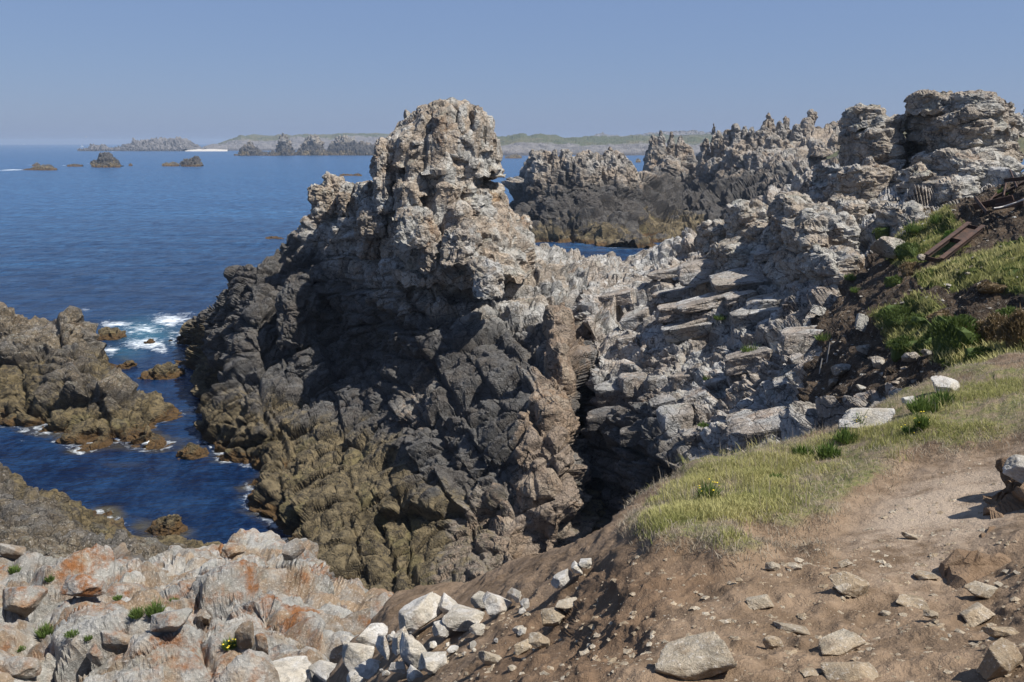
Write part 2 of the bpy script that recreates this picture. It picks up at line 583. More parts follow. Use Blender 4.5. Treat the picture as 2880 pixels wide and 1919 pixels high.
def leaf_material(name, a, b, scale=3.0):
    M = NT(name)
    P = M.n('NewGeometry').outputs['Position']
    v = M.attr('tint')
    n = M.noise(P, scale, 3, .6)
    c = M.mix(M.math('ADD', M.math('MULTIPLY', v, .7), M.math('MULTIPLY', n, .3)), a, b)
    M.set(M.b.inputs['Base Color'], c)
    M.b.inputs['Roughness'].default_value = .7
    M.b.inputs['Specular IOR Level'].default_value = .2
    tr = M.n('BsdfTranslucent', None, Color=c)
    mx = M.n('MixShader', None, i0=.28, i1=M.b.outputs[0], i2=tr.outputs[0])
    M.t.links.new(mx.outputs[0], M.out.inputs[0])
    return M.m


MAT['grass'] = leaf_material('maritime_grass', (.17, .19, .045), (.52, .46, .21), 1.6)
MAT['dry_grass'] = leaf_material('dry_grass_and_roots', (.20, .155, .10), (.46, .40, .31), 3)
MAT['samphire'] = leaf_material('samphire_leaves', (.060, .110, .022), (.16, .21, .055), 4)
MAT['cushion'] = leaf_material('thrift_cushion_leaves', (.045, .075, .016), (.13, .165, .045), 2)
MAT['thrift'] = leaf_material('seeding_thrift', (.11, .075, .035), (.22, .16, .085), 2)
MAT['moss'] = leaf_material('bright_cushion_leaves', (.075, .14, .018), (.13, .22, .04), 2)
MAT['flower'] = plain('yellow_flowers', (.62, .47, .03), .7, .15, 30)
MAT['flower_dry'] = plain('faded_flower_heads', (.42, .33, .24), .8, .2, 30)


def water_material():
    M = NT('sea_water')
    g = M.n('NewGeometry')
    P = g.outputs['Position']
    sep = M.n('SeparateXYZ', None, i0=P)
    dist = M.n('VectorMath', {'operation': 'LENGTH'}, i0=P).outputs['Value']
    st = M.n('Mapping', None, Vector=P, Scale=(.55, 1.0, 1.0)).outputs[0]
    w1 = M.noise(st, .09, 3, .5, dist=.4)
    w2 = M.noise(st, .45, 4, .6, dist=.5)
    w3 = M.noise(st, 2.2, 4, .6, dist=.3)
    streak = M.noise(M.n('Mapping', None, Vector=P, Scale=(.006, .024, 1)).outputs[0], 1.0, 4, .65)
    hgt = M.math('ADD', M.math('MULTIPLY', w1, 1.5), M.math('ADD', M.math('MULTIPLY', w2, .75), M.math('MULTIPLY', w3, .16)))
    calm = M.attr('calm')
    bs = M.math('MULTIPLY', M.math('SUBTRACT', 1.0, M.math('MULTIPLY', calm, .85)), M.math('ADD', .45, M.math('MULTIPLY', streak, .6)))
    bp = M.n('Bump', None, Strength=bs, Distance=2.4, Height=hgt)
    M.set(M.b.inputs['Normal'], bp.outputs[0])
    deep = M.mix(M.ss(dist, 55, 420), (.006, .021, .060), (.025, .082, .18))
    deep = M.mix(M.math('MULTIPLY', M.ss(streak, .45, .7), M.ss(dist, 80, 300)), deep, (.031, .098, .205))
    chop = M.noise(M.n('Mapping', None, Vector=P, Scale=(.10, .30, 1)).outputs[0], 1.0, 8, .78)
    deep = M.mix(M.ss(chop, .40, .64), M.mix(1.0, deep, (.72, .76, .82), 'MULTIPLY'), M.mix(1.0, deep, (1.3, 1.25, 1.18), 'MULTIPLY'))  # light and dark of the chop painted into the water colour
    rip = M.noise(M.n('Mapping', None, Vector=P, Scale=(.42, .17, 1)).outputs[0], 1.0, 4, .7)
    rip2 = M.noise(M.n('Mapping', None, Vector=P, Scale=(2.2, 1.3, 1)).outputs[0], 1.0, 3, .65)
    rp = M.math('ADD', M.math('MULTIPLY', rip, .6), M.math('MULTIPLY', rip2, .4))
    deep = M.mix(M.ss(rp, .40, .60), M.mix(1.0, deep, (.45, .52, .62), 'MULTIPLY'), M.mix(1.0, deep, (1.5, 1.45, 1.35), 'MULTIPLY'))  # finer ripples: their sheen and shade are in the colour too
    sh = M.attr('shallow')
    shn = M.ss(M.math('ADD', sh, M.math('MULTIPLY', M.math('SUBTRACT', w2, .5), 1.1)), .40, 1.0)
    c = M.mix(M.math('MULTIPLY', shn, .8), deep, (.072, .060, .030))
    teal = M.attr('teal')
    c = M.mix(M.math('MULTIPLY', teal, .8), c, (.03, .12, .17))
    fo = M.attr('foam')
    fn = M.noise(P, 1.3, 7, .72, dist=.9)
    fn2 = M.noise(P, .33, 5, .7, dist=1.2)
    fm = M.ss(M.math('ADD', M.math('MULTIPLY', fo, 1.0), M.math('MULTIPLY', M.math('SUBTRACT', M.math('ADD', M.math('MULTIPLY', fn, .55), M.math('MULTIPLY', fn2, .45)), .5), 3.0)), .50, 1.25)
    cap = M.math('MULTIPLY', M.ss(M.noise(st, .8, 6, .7), .735, .78), M.ss(streak, .45, .62))
    fm = M.math('MAXIMUM', M.math('MULTIPLY', fm, M.ss(fo, .02, .12)), M.math('MULTIPLY', cap, .0))
    c = M.mix(fm, c, (.72, .76, .78))
    M.set(M.b.inputs['Base Color'], c)
    M.set(M.b.inputs['Roughness'], M.math('ADD', .22, M.math('MULTIPLY', fm, .7)))
    M.b.inputs['IOR'].default_value = 1.33
    M.b.inputs['Specular IOR Level'].default_value = .28
    return M.m


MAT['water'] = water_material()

# ------------------------------------------------------------------ lofted rock masses
MASS = {}


def loft(cols, nu, nv, back=6.0, drop=6.0, su=0.02, sv=0.03, wts=None, backw=.10, floor=None):
    """cols: [(px, [(py, d), ...bottom to crest])]; adds a real back slope behind the crest"""
    K = len(cols[0][1])
    C = np.zeros((len(cols), K + 3, 3))
    for i, (px, pts) in enumerate(cols):
        for k, p in enumerate(pts):
            C[i, k] = at(px if len(p) < 3 else p[2], p[0], p[1])
        c = C[i, K - 1]
        C[i, K] = c + np.array([0, back * .25, -drop * .06])
        C[i, K + 1] = c + np.array([0, back * .6, -drop * .4])
        C[i, K + 2] = c + np.array([0, back, -drop])
        if floor is not None:
            C[i, K:, 2] = np.maximum(C[i, K:, 2], np.minimum(floor, c[2]))
    pxs = np.array([c[0] for c in cols], float)
    xs = np.linspace(pxs[0], pxs[-1], 4000)
    dens = np.where((xs > -120) & (xs < 2990), 1.0, .12)      # coarser mesh where the land runs on out of the frame
    cum = np.concatenate([[0], np.cumsum((dens[1:] + dens[:-1]) / 2)])
    U = np.interp(np.linspace(0, cum[-1], nu), cum, xs)
    A = np.zeros((nu, K + 3, 3))
    for k in range(K + 3):
        for a in range(3):
            A[:, k, a] = np.interp(U, pxs, C[:, k, a])
    pys = np.array([[p[0] for p in c[1]] for c in cols], float)
    seg = np.abs(np.diff(pys, axis=1)).mean(0) + 12
    seg = np.concatenate([seg, np.full(3, seg.sum() * backw / 3)])
    vk = np.concatenate([[0], np.cumsum(seg)])
    V = np.linspace(0, vk[-1], nv)
    G = np.zeros((nu, nv, 3))
    idx = np.clip(np.searchsorted(vk, V, side='right') - 1, 0, K + 1)
    t = ((V - vk[idx]) / (vk[idx + 1] - vk[idx]))[None, :, None]
    G = A[:, idx] * (1 - t) + A[:, idx + 1] * t
    for _ in range(2):
        G = blur(G, int(su * nu), 0)
        G = blur(G, int(sv * nv), 1)
    return G


def mass(key, name, G, levels, R, mat, seed=1, fine=.03, fscale=1., parent=None, warp=0., wscale=6., damp=None, smooth=False, post=None):
    N = gnormals(G)
    nu, nv = G.shape[:2]
    P = G.reshape(-1, 3)
    n = N.reshape(-1, 3)
    if warp:
        P = P + n * (fbm(P / wscale + seed * 3.3, 4) * warp)[:, None]
        N = gnormals(P.reshape(nu, nv, 3))
        n = N.reshape(-1, 3)
        n = blur(blur(n.reshape(nu, nv, 3), 3, 0), 3, 1).reshape(-1, 3)
    Q = rockify(P, n.astype(np.float32), levels, R, seed, fine, fscale)
    if damp is not None:
        Q = P + (Q - P) * damp.reshape(-1, 1)
    if post is not None:
        Q = post(Q, P, n)
    px, py = to_px(Q)
    MASS[key] = (Q, n, px, py, nv)
    me = mesh_grid(name, Q.reshape(nu, nv, 3), smooth=smooth)
    o = obj(name, me, MAT[mat], parent)
    return o


def on(key, px, py, lim=None):
    """surface point, outward normal and forward distance of a mass near a photograph pixel"""
    Q, n, X, Y, nv = MASS[key]
    dd = (X - px) ** 2 + (Y - py) ** 2
    near = np.nonzero(dd < max(dd.min() * 2, 60))[0]
    i = near[np.argmin(Q[near, 1])]
    return Q[i], n[i], Q[i, 1]


# joint frames (strike, dip)
R_main = rot_frame(14, -23)
R_vert = rot_frame(30, 14)
R_slab = rot_frame(-20, -17)

LV_CLIFF = [((7.5, 5.5, 2.7), .72, .8, .07, .55, 2), ((2.9, 2.3, 1.35), .36, 1.2, .08, .30, 2), ((1.3, 1.0, .85), .12, 1.4, .08, .13, 1), ((.46, .38, .36), .028, 1.4, .12, .03, 1)]
LV_SLAB = [((8.5, 5.0, 1.7), .62, .8, .07, .50, 2), ((3.2, 2.2, .85), .27, 1.2, .08, .26, 2), ((1.05, .8, .5), .11, 1.5, .09, .10, 1), ((.4, .34, .25), .04, 1.4, .12, .03, 1)]


# --- main headland under the stack
stack = obj('rock_stack', None)
stack.location = (0, 0, 0)
tag(stack, 'tall craggy stack shaped like a face in profile, rising over the dark gully', 'rock stack')
cols = [
    (440, [(975, 96.5), (972, 97), (969, 97.5), (966, 98), (963, 98.5), (960, 99), (957, 99.5), (954, 100)]),
    (470, [(972, 96.8), (968, 97.5), (963, 98.2), (958, 99), (953, 100), (948, 101), (943, 102.5), (938, 104)]),
    (520, [(1010, 91.5), (995, 92.5), (980, 93.5), (965, 95), (950, 97), (938, 99), (925, 101), (910, 103.5)]),
    (548, [(1190, 68.2), (1130, 70.5), (1080, 74), (1030, 79), (985, 86), (945, 92), (915, 97), (888, 101)]),
    (585, [(1275, 61), (1190, 66), (1100, 72), (1020, 79), (960, 85), (915, 90), (880, 94), (850, 97)]),
    (640, [(1310, 59), (1220, 63), (1110, 69), (1010, 75), (930, 80), (850, 84), (790, 88), (738, 91)]),
    (720, [(1390, 54), (1280, 58), (1150, 64), (1030, 70), (920, 75), (820, 79), (760, 83), (705, 86)]),
    (800, [(1560, 45.4), (1400, 50), (1220, 58), (1060, 66), (920, 71), (800, 75), (710, 79), (645, 82)]),
    (870, [(1720, 38.8), (1495, 44.4), (1260, 55), (1080, 65), (930, 69), (790, 72), (660, 76), (585, 79)]),
    (950, [(1760, 37.3), (1545, 41.9), (1290, 52), (1120, 63), (980, 67), (800, 68), (640, 71), (540, 75)]),
    (1040, [(1790, 35.8), (1575, 40.4), (1320, 49), (1160, 58), (1010, 65.5), (820, 63), (660, 66), (540, 73)]),
    (1120, [(1810, 34.8), (1595, 39.4), (1340, 47), (1180, 52), (1010, 60), (840, 60.5), (680, 63.5), (560, 70)]),
    (1220, [(1820, 34.3), (1605, 38.9), (1350, 45.6), (1180, 50), (1020, 56), (850, 59.5), (690, 63), (560, 70)]),
    (1330, [(1810, 34.3), (1605, 38.4), (1350, 44.4), (1160, 48.5), (1000, 54), (850, 59.5), (710, 64), (580, 70)]),
    (1430, [(1790, 34.3), (1595, 37.4), (1340, 43), (1150, 47.5), (990, 53), (860, 59), (740, 66), (625, 72)]),
    (1500, [(1670, 38.5), (1550, 39.6), (1330, 42), (1140, 46.5), (990, 52), (870, 58), (770, 66), (670, 75)]),
    (1570, [(1650, 38.3), (1540, 39.3), (1320, 41.8), (1130, 46), (1000, 51), (890, 57), (790, 66), (690, 80)]),
    (1612, [(1650, 38.8), (1540, 39.8), (1320, 42.4), (1130, 46.6), (1010, 51.5), (900, 57.5), (800, 67), (700, 84)]),
    (1650, [(1650, 42), (1540, 43), (1320, 46), (1130, 51), (1010, 55), (900, 60), (800, 68), (705, 86)]),
]
cols = [(px, [(p + (34 * i / 7 * min(1, max(0, (900 - px) / 120))), pts[0][1] + (d - pts[0][1]) * (.74 if 520 < px < 760 else 1)) for i, (p, d) in enumerate(pts)]) for px, pts in cols]
G = loft(cols, 540, 450, back=9, drop=12, su=.009, sv=.012)
hl_o = mass('main', 'headland', G, LV_CLIFF, R_main, 'cliff', seed=3, fine=.018, parent=stack, warp=.9, wscale=7)
px0, py0 = to_px(G.reshape(-1, 3))
stn = np.maximum(inside(px0, py0, [(1400, 1720), (1440, 1250), (1520, 1000), (1545, 860), (1625, 850), (1640, 1720)]) * 1., .6 * inside(px0, py0, [(1180, 1720), (1230, 1420), (1420, 1300), (1420, 1720)]))
stn = np.maximum(stn, .55 * inside(px0, py0, [(1090, 1060), (1200, 980), (1260, 1100), (1180, 1220), (1080, 1180)]))
vattr(hl_o.data, 'stain', blur(blur(stn.reshape(G.shape[:2]), 14, 0), 14, 1))

# --- slabs and hillside on the right of the crack
cols = [
    (1560, [(1640, 48), (1500, 50), (1300, 53), (1120, 57), (980, 61), (880, 66), (790, 72), (712, 84)]),
    (1630, [(1640, 47), (1500, 49), (1300, 52), (1120, 56), (980, 60), (880, 65), (790, 70), (712, 84)]),
    (1650, [(1640, 42), (1500, 44), (1290, 46), (1110, 48), (980, 52), (880, 58), (790, 68), (712, 84)]),
    (1750, [(1600, 38.5), (1450, 40), (1250, 43), (1090, 47), (970, 53), (870, 60), (790, 70), (738, 82)]),
    (1850, [(1560, 33.5), (1420, 35), (1230, 39), (1070, 45.5), (950, 51.5), (850, 59), (770, 69), (706, 82)]),
    (2000, [(1500, 30), (1370, 32), (1200, 36.5), (1040, 43), (920, 49.5), (810, 57.5), (710, 67), (636, 78)]),
    (2130, [(1450, 25), (1320, 27.5), (1160, 33), (1010, 39.5), (890, 46.5), (770, 54), (640, 63), (548, 73)]),
    (2250, [(1400, 21), (1280, 23.5), (1130, 29), (990, 35.5), (870, 42.5), (740, 50), (600, 60), (508, 70)]),
    (2370, [(1340, 17.5), (1230, 20), (1100, 25), (970, 31.5), (850, 38.5), (720, 46.5), (575, 56), (470, 66)]),
    (2500, [(1290, 14.5), (1190, 16.5), (1080, 20.5), (950, 27), (830, 33.5), (710, 41), (590, 50), (480, 63)]),
    (2620, [(1250, 12.5), (1150, 14.5), (1050, 18), (930, 23), (820, 29), (710, 36), (600, 44), (500, 57)]),
    (2740, [(1210, 11.5), (1110, 13.5), (1020, 16.5), (910, 21), (800, 26.5), (690, 33), (580, 40), (480, 51)]),
    (2880, [(1170, 11), (1070, 12.8), (985, 15.5), (880, 19.5), (770, 24.5), (660, 30), (550, 37), (430, 47)]),
    (3000, [(1150, 10.8), (1050, 12.5), (960, 15), (850, 19), (740, 23.5), (630, 29), (520, 36), (400, 46)]),
    (4700, [(1130, 10.8), (1030, 12.5), (940, 15), (830, 19), (720, 23.5), (610, 29), (500, 36), (385, 46)]),
]
G = loft(cols, 510, 370, back=10, drop=8, su=.008, sv=.012)
# soil takes over from rock to the right of this line
px0, py0 = to_px(G.reshape(-1, 3))
SOIL = [(5400, 100), (3050, 380), (2850, 470), (2660, 540), (2560, 650), (2470, 740), (2345, 838), (2285, 905), (2300, 960), (2275, 1040), (2240, 1120), (2330, 1165), (2480, 1105), (2600, 1100), (2400, 1500), (5400, 1500)]
soil = inside(px0, py0, SOIL).astype(np.float32)
soil = blur(blur(soil.reshape(G.shape[:2]), 6, 0), 6, 1).ravel()
damp = 1 - .82 * soil


def turfmask(px, py):
    t = np.zeros(px.shape, np.float32)
    for poly in ([(2560, 790), (2640, 740), (2720, 710), (2800, 690), (5000, 560), (5000, 800), (2860, 820), (2740, 820), (2620, 830)],
                 [(2470, 900), (2560, 860), (2640, 850), (2660, 900), (2640, 990), (2540, 1010), (2490, 960)],
                 [(2640, 950), (2760, 920), (5000, 800), (5000, 1040), (2800, 1070), (2640, 1040)],
                 [(2540, 640), (2600, 590), (2680, 590), (2700, 640), (2640, 720), (2540, 760), (2490, 740)],
                 [(2820, 380), (3000, 340), (3000, 480), (2800, 480)],
                 [(2640, 600), (2720, 640), (2700, 700), (2620, 700)]):
        t = np.maximum(t, inside(px, py, poly).astype(np.float32))
    return t


tf = blur(blur(turfmask(px0, py0).reshape(G.shape[:2]), 5, 0), 5, 1).ravel() * soil


def hill_post(Q, P, n):
    lump = fbm(P / 1.1, 4, 2) * .16 + np.maximum(0, fbm(P / .55 + 4, 3, 1)) * .14
    return Q + n * (lump * soil)[:, None] + n * (tf * .10)[:, None]


slab_o = mass('slab', 'rock_slope', G, LV_SLAB, R_slab, 'slab', seed=5, fine=.018, warp=.55, wscale=6, damp=damp, post=hill_post)
tag(slab_o, kind='structure')
slab_o.data.materials.append(MAT['slope'])
nu, nv = G.shape[:2]
fs = soil.reshape(nu, nv)
fs = (fs + .55 * fbm(G.reshape(-1, 3) / 1.2, 3).reshape(nu, nv) * (fs > .02) * (fs < .98))[:-1, :-1] > .5
slab_o.data.polygons.foreach_set('material_index', fs.ravel().astype(np.int32))
vattr(slab_o.data, 'turf', tf)

# --- dirt bluff with the path in the foreground
cols = [
    (860, [(2500, 4.6), (2300, 5.6), (2190, 7.0), (2130, 8.0), (2090, 8.6), (2070, 9.0), (2050, 9.4), (2040, 9.8)]),
    (960, [(2400, 4.0), (2200, 5.2), (2080, 6.6), (2010, 7.8), (1960, 8.4), (1925, 8.9), (1900, 9.4), (1885, 9.8)]),
    (1040, [(2300, 3.4), (2120, 4.6), (2000, 6.1), (1920, 7.3), (1860, 8.0), (1815, 8.6), (1785, 9.1), (1770, 9.6)]),
    (1120, [(2300, 3.0), (2080, 4.2), (1930, 5.8), (1850, 6.9), (1790, 7.6), (1740, 8.3), (1710, 8.8), (1695, 9.3)]),
    (1280, [(2300, 2.3), (2080, 3.2), (1920, 4.8), (1820, 6.0), (1760, 6.8), (1710, 7.5), (1680, 8.0), (1668, 8.4)]),
    (1420, [(2300, 1.9), (2060, 2.6), (1910, 3.7), (1800, 5.2), (1730, 6.1), (1670, 6.8), (1630, 7.3), (1610, 7.7)]),
    (1540, [(2250, 1.8), (2040, 2.4), (1880, 3.4), (1790, 4.7), (1715, 5.4), (1640, 6.2), (1595, 6.7), (1575, 7.1)]),
    (1640, [(2250, 1.75), (2030, 2.3), (1880, 3.05), (1800, 3.8), (1715, 4.4), (1620, 5.5), (1570, 6.1), (1545, 6.5)]),
    (1760, [(2250, 1.75), (2030, 2.3), (1880, 3.0), (1780, 3.55), (1700, 4.0), (1600, 4.6), (1530, 5.6), (1480, 6.2)]),
    (1850, [(2250, 1.75), (2030, 2.3), (1880, 2.95), (1760, 3.5), (1660, 4.1), (1570, 4.7), (1490, 5.9), (1415, 6.8)]),
    (2000, [(2250, 1.75), (2030, 2.3), (1880, 2.95), (1740, 3.55), (1620, 4.25), (1530, 5.0), (1430, 6.2), (1345, 7.2)]),
    (2250, [(2250, 1.75), (2030, 2.3), (1870, 3.0), (1720, 3.65), (1590, 4.4), (1480, 5.4), (1380, 6.6), (1275, 8.2)]),
    (2450, [(2250, 1.75), (2030, 2.3), (1860, 3.0), (1700, 3.75), (1560, 4.5), (1430, 5.5), (1310, 6.8), (1195, 8.8)]),
    (2600, [(2250, 1.75), (2030, 2.3), (1850, 3.0), (1690, 3.75), (1540, 4.55), (1400, 5.5), (1260, 6.9), (1125, 9.4)]),
    (2760, [(2250, 1.75), (2030, 2.3), (1840, 3.0), (1670, 3.75), (1510, 4.5), (1370, 5.5), (1220, 7.0), (1065, 10)]),
    (2900, [(2250, 1.7), (2030, 2.2), (1820, 2.9), (1640, 3.6), (1480, 4.4), (1330, 5.4), (1190, 7.0), (1015, 10.5)]),
    (3050, [(2250, 1.7), (2030, 2.1), (1800, 2.8), (1610, 3.5), (1450, 4.3), (1300, 5.3), (1160, 7.0), (985, 10.8)]),
    (5600, [(2150, 1.7), (1950, 2.1), (1730, 2.8), (1560, 3.5), (1400, 4.3), (1260, 5.3), (1130, 7.0), (960, 10.8)]),
]
G = loft(cols, 450, 320, back=2.2, drop=2.4, su=.010, sv=.012)
px0, py0 = to_px(G.reshape(-1, 3))
GRASS = [(1778, 1500), (1850, 1405), (2000, 1320), (2250, 1250), (2450, 1170), (2600, 1090), (2760, 1030), (5700, 860), (5700, 1190), (2880, 1215), (2720, 1262), (2560, 1300), (2480, 1345), (2440, 1420), (2380, 1480), (2300, 1520), (2140, 1545), (2040, 1600), (1900, 1590), (1790, 1560)]
Gp = G.reshape(-1, 3)
gm = inside(px0 + fbm(Gp / .55, 4, 1) * 70, py0 + fbm(Gp / .45 + 7, 4, 2) * 55, GRASS).astype(np.float32)
nu, nv = G.shape[:2]
gm = blur(blur(gm.reshape(nu, nv), 4, 0), 4, 1)
gm = blur(blur(gm, 3, 0), 3, 1).ravel()
PATH = [(2380, 1560), (2460, 1420), (2560, 1330), (2740, 1290), (3060, 1230), (3060, 1420), (2820, 1480), (2700, 1560), (2600, 1650), (2450, 1640)]
pm = blur(blur(inside(px0, py0, PATH).astype(np.float32).reshape(nu, nv), 14, 0), 14, 1).ravel()
BANK = [(1300, 1900), (1420, 1760), (1560, 1680), (1650, 1590), (1780, 1570), (1900, 1600), (2080, 1610), (1980, 1660), (1840, 1700), (1830, 1780), (1780, 1860), (1640, 1960), (1300, 1960)]
bm = blur(blur(inside(px0, py0, BANK).astype(np.float32).reshape(nu, nv), 8, 0), 8, 1).ravel()


def bluff_post(Q, P, n):
    clod = fbm(P / .34, 5, 1) * .030 + np.maximum(0, fbm(P / .12 + 3, 4, 2)) * .030
    big = fbm(P / 1.3 + 8, 3, 3) * .07
    ridge = (1 - np.abs(fbm(P / .30 + 20, 4, 0)) * 2) * .085
    rough = 1 - .75 * pm
    d = clod * rough + big * (1 - .5 * pm) + ridge * bm * .35 + gm * .10 - bm * .05
    return Q + n * d[:, None]


bl = mass('bluff', 'earth_bluff', G, [], R_main, 'soil', seed=9, fine=0, post=bluff_post, smooth=True)
tag(bl, kind='structure')
vattr(bl.data, 'turf', gm)
vattr(bl.data, 'path', pm)
vattr(bl.data, 'bank', bm)
BL_GRASS = gm

# --- pale ledge lower left
cols = [
    (-1200, [(2250, 9.5), (2080, 11), (1930, 13.2), (1830, 15.2), (1730, 17.6), (1640, 20.5), (1570, 23.5), (1500, 26.5)]),
    (-200, [(2250, 9.5), (2080, 11), (1930, 13.2), (1830, 15.2), (1730, 17.6), (1640, 20.5), (1570, 23.5), (1515, 26.5)]),
    (0, [(2250, 9.3), (2080, 11), (1930, 13.2), (1830, 15.2), (1730, 17.6), (1640, 20.5), (1570, 23.5), (1515, 26.5)]),
    (200, [(2250, 9), (2080, 10.8), (1930, 13), (1830, 15), (1730, 17.4), (1640, 20.3), (1570, 23.5), (1522, 26.5)]),
    (400, [(2250, 8.8), (2080, 10.5), (1930, 12.7), (1830, 14.6), (1730, 17), (1650, 20), (1590, 23), (1548, 26)]),
    (600, [(2250, 8.4), (2080, 10.2), (1930, 12.3), (1830, 14.2), (1730, 16.7), (1640, 19.8), (1570, 23), (1524, 26.5)]),
    (750, [(2250, 8.2), (2080, 10), (1930, 12), (1840, 13.8), (1750, 16), (1665, 19), (1590, 22.5), (1535, 26)]),
    (880, [(2250, 8.2), (2080, 10), (1930, 12), (1850, 13.4), (1770, 15.3), (1690, 18), (1620, 21.5), (1562, 24.5)]),
    (980, [(2250, 8.4), (2080, 10.2), (1940, 12), (1865, 13.4), (1790, 15), (1720, 17.4), (1665, 20), (1622, 23)]),
    (1100, [(2250, 8.8), (2100, 10.5), (1970, 12.3), (1900, 13.6), (1830, 15.2), (1770, 17.2), (1715, 19.5), (1672, 22)]),
    (1240, [(2250, 9.5), (2120, 11.5), (2010, 13.2), (1950, 14.5), (1890, 16), (1830, 17.8), (1780, 19.5), (1740, 21.5)]),
]
G = loft(cols, 370, 225, back=7, drop=8, su=.008, sv=.012, backw=.08)
LV_LEDGE = [((5.0, 2.6, 2.2), .36, .9, .13, .46, 2), ((2.1, 1.2, 1.2), .14, 1.3, .10, .24, 1), ((.72, .48, .5), .042, 1.3, .11, .05, 1), ((.22, .15, .18), .014, 1.3, .12, .01, 1)]
ledge = mass('ledge', 'granite_ledge', G, LV_LEDGE, rot_frame(38, -22), 'ledge', seed=2, fine=.012, fscale=.5, warp=.65, wscale=3.6)
tag(ledge, 'pale jointed granite ledge streaked with orange below the dirt path', 'rock ledge')

# --- grey rock and ochre shore rocks beyond the ledge
cols = [
    (-900, [(1600, 33), (1500, 38), (1400, 43), (1330, 46), (1260, 48)]),
    (-160, [(1600, 33), (1500, 38), (1400, 43), (1330, 46), (1270, 48)]),
    (-20, [(1600, 33), (1500, 38), (1410, 43), (1345, 46), (1298, 48)]),
    (60, [(1600, 33), (1510, 37.5), (1440, 42), (1390, 45), (1352, 47)]),
    (120, [(1600, 33), (1520, 37), (1470, 41), (1435, 44.5), (1405, 47)]),
    (160, [(1600, 33), (1530, 37), (1490, 40.5), (1460, 44.5), (1440, 48)]),
    (260, [(1600, 33), (1540, 37), (1500, 40.5), (1470, 44.5), (1452, 48)]),
    (330, [(1600, 33), (1545, 37), (1515, 40.5), (1490, 44), (1478, 46.5)]),
    (420, [(1610, 33), (1560, 37), (1535, 40), (1520, 43), (1508, 45.5)]),
    (520, [(1620, 33), (1575, 37), (1555, 40), (1548, 42.5), (1545, 44.5)]),
    (600, [(1640, 33), (1600, 36), (1580, 39), (1572, 41), (1568, 43)]),
]
G = loft(cols, 300, 150, back=5, drop=5, su=.012, sv=.03)
o = mass('lowrock', 'shore_rock', G, [((2.8, 2.0, 1.8), .4, 1.2, .07, .25, 1), ((1.0, .8, .7), .13, 1.2, .07, .08, 1)], R_main, 'islet', seed=12, fine=.02, warp=.4, wscale=3)
tag(o, 'grey brown shore rock at the left edge, between pale ledge and the water', 'rock')

# --- rock island on the left
cols = [
    (-700, [(1190, 68), (1120, 72), (1030, 77), (950, 82), (890, 86), (870, 89)]),
    (-200, [(1190, 68), (1120, 72), (1030, 77), (950, 82), (890, 86), (850, 89)]),
    (-60, [(1196, 68), (1120, 72), (1030, 77), (950, 82), (890, 86), (842, 89)]),
    (9, [(1202, 67.6), (1120, 72), (1030, 77), (950, 82), (890, 86), (840, 89)]),
    (60, [(1213, 66.8), (1130, 71), (1040, 76), (955, 81), (895, 86), (862, 89)]),
    (119, [(1240, 65), (1150, 69), (1050, 74), (965, 80), (900, 86), (858, 90)]),
    (165, [(1258, 63.7), (1160, 68), (1060, 73), (975, 79), (900, 86), (838, 91)]),
    (190, [(1268, 63), (1170, 67), (1075, 72), (990, 78), (915, 85), (850, 91)]),
    (243, [(1290, 61.6), (1190, 66), (1095, 71), (1015, 77), (955, 84), (920, 90)]),
    (300, [(1292, 61.5), (1210, 65), (1125, 69.5), (1060, 74), (1010, 80), (985, 84)]),
    (344, [(1294, 61.4), (1220, 64.5), (1150, 68), (1090, 72), (1045, 77), (1022, 80)]),
    (404, [(1296, 61.2), (1230, 64), (1180, 66.5), (1135, 70), (1100, 73.5), (1081, 76)]),
    (459, [(1298, 61.2), (1245, 63), (1200, 65), (1165, 67.5), (1140, 70), (1127, 72)]),
    (488, [(1290, 61.4), (1255, 62.5), (1225, 64), (1200, 66), (1180, 68), (1168, 70)]),
    (508, [(1275, 62), (1262, 62.6), (1250, 63.4), (1240, 64.4), (1232, 65.5), (1225, 66.5)]),
]
cols = [(px, [(p + 38 * i / 5, pts[0][1] + (d - pts[0][1]) * (.62 - .12 * min(1, max(0, (px - 200) / 150)))) for i, (p, d) in enumerate(pts)]) for px, pts in cols]
cols = [(px - 34 * min(1, max(0, (px - 150) / 200)), pts) for px, pts in cols]
G = loft(cols, 260, 200, back=9, drop=8, su=.010, sv=.015)
isl = mass('isle', 'rock_island', G, [((5.2, 3.8, 2.6), .7, 1.1, .08, .4, 2), ((1.8, 1.3, 1.3), .28, 1.3, .07, .14, 1), ((.7, .55, .55), .07, 1.3, .07, .03, 1)], rot_frame(25, -18), 'islet', seed=6, fine=.018, warp=.6, wscale=5)
tag(isl, 'brown jagged rock island in the water at the left edge', 'rock island')

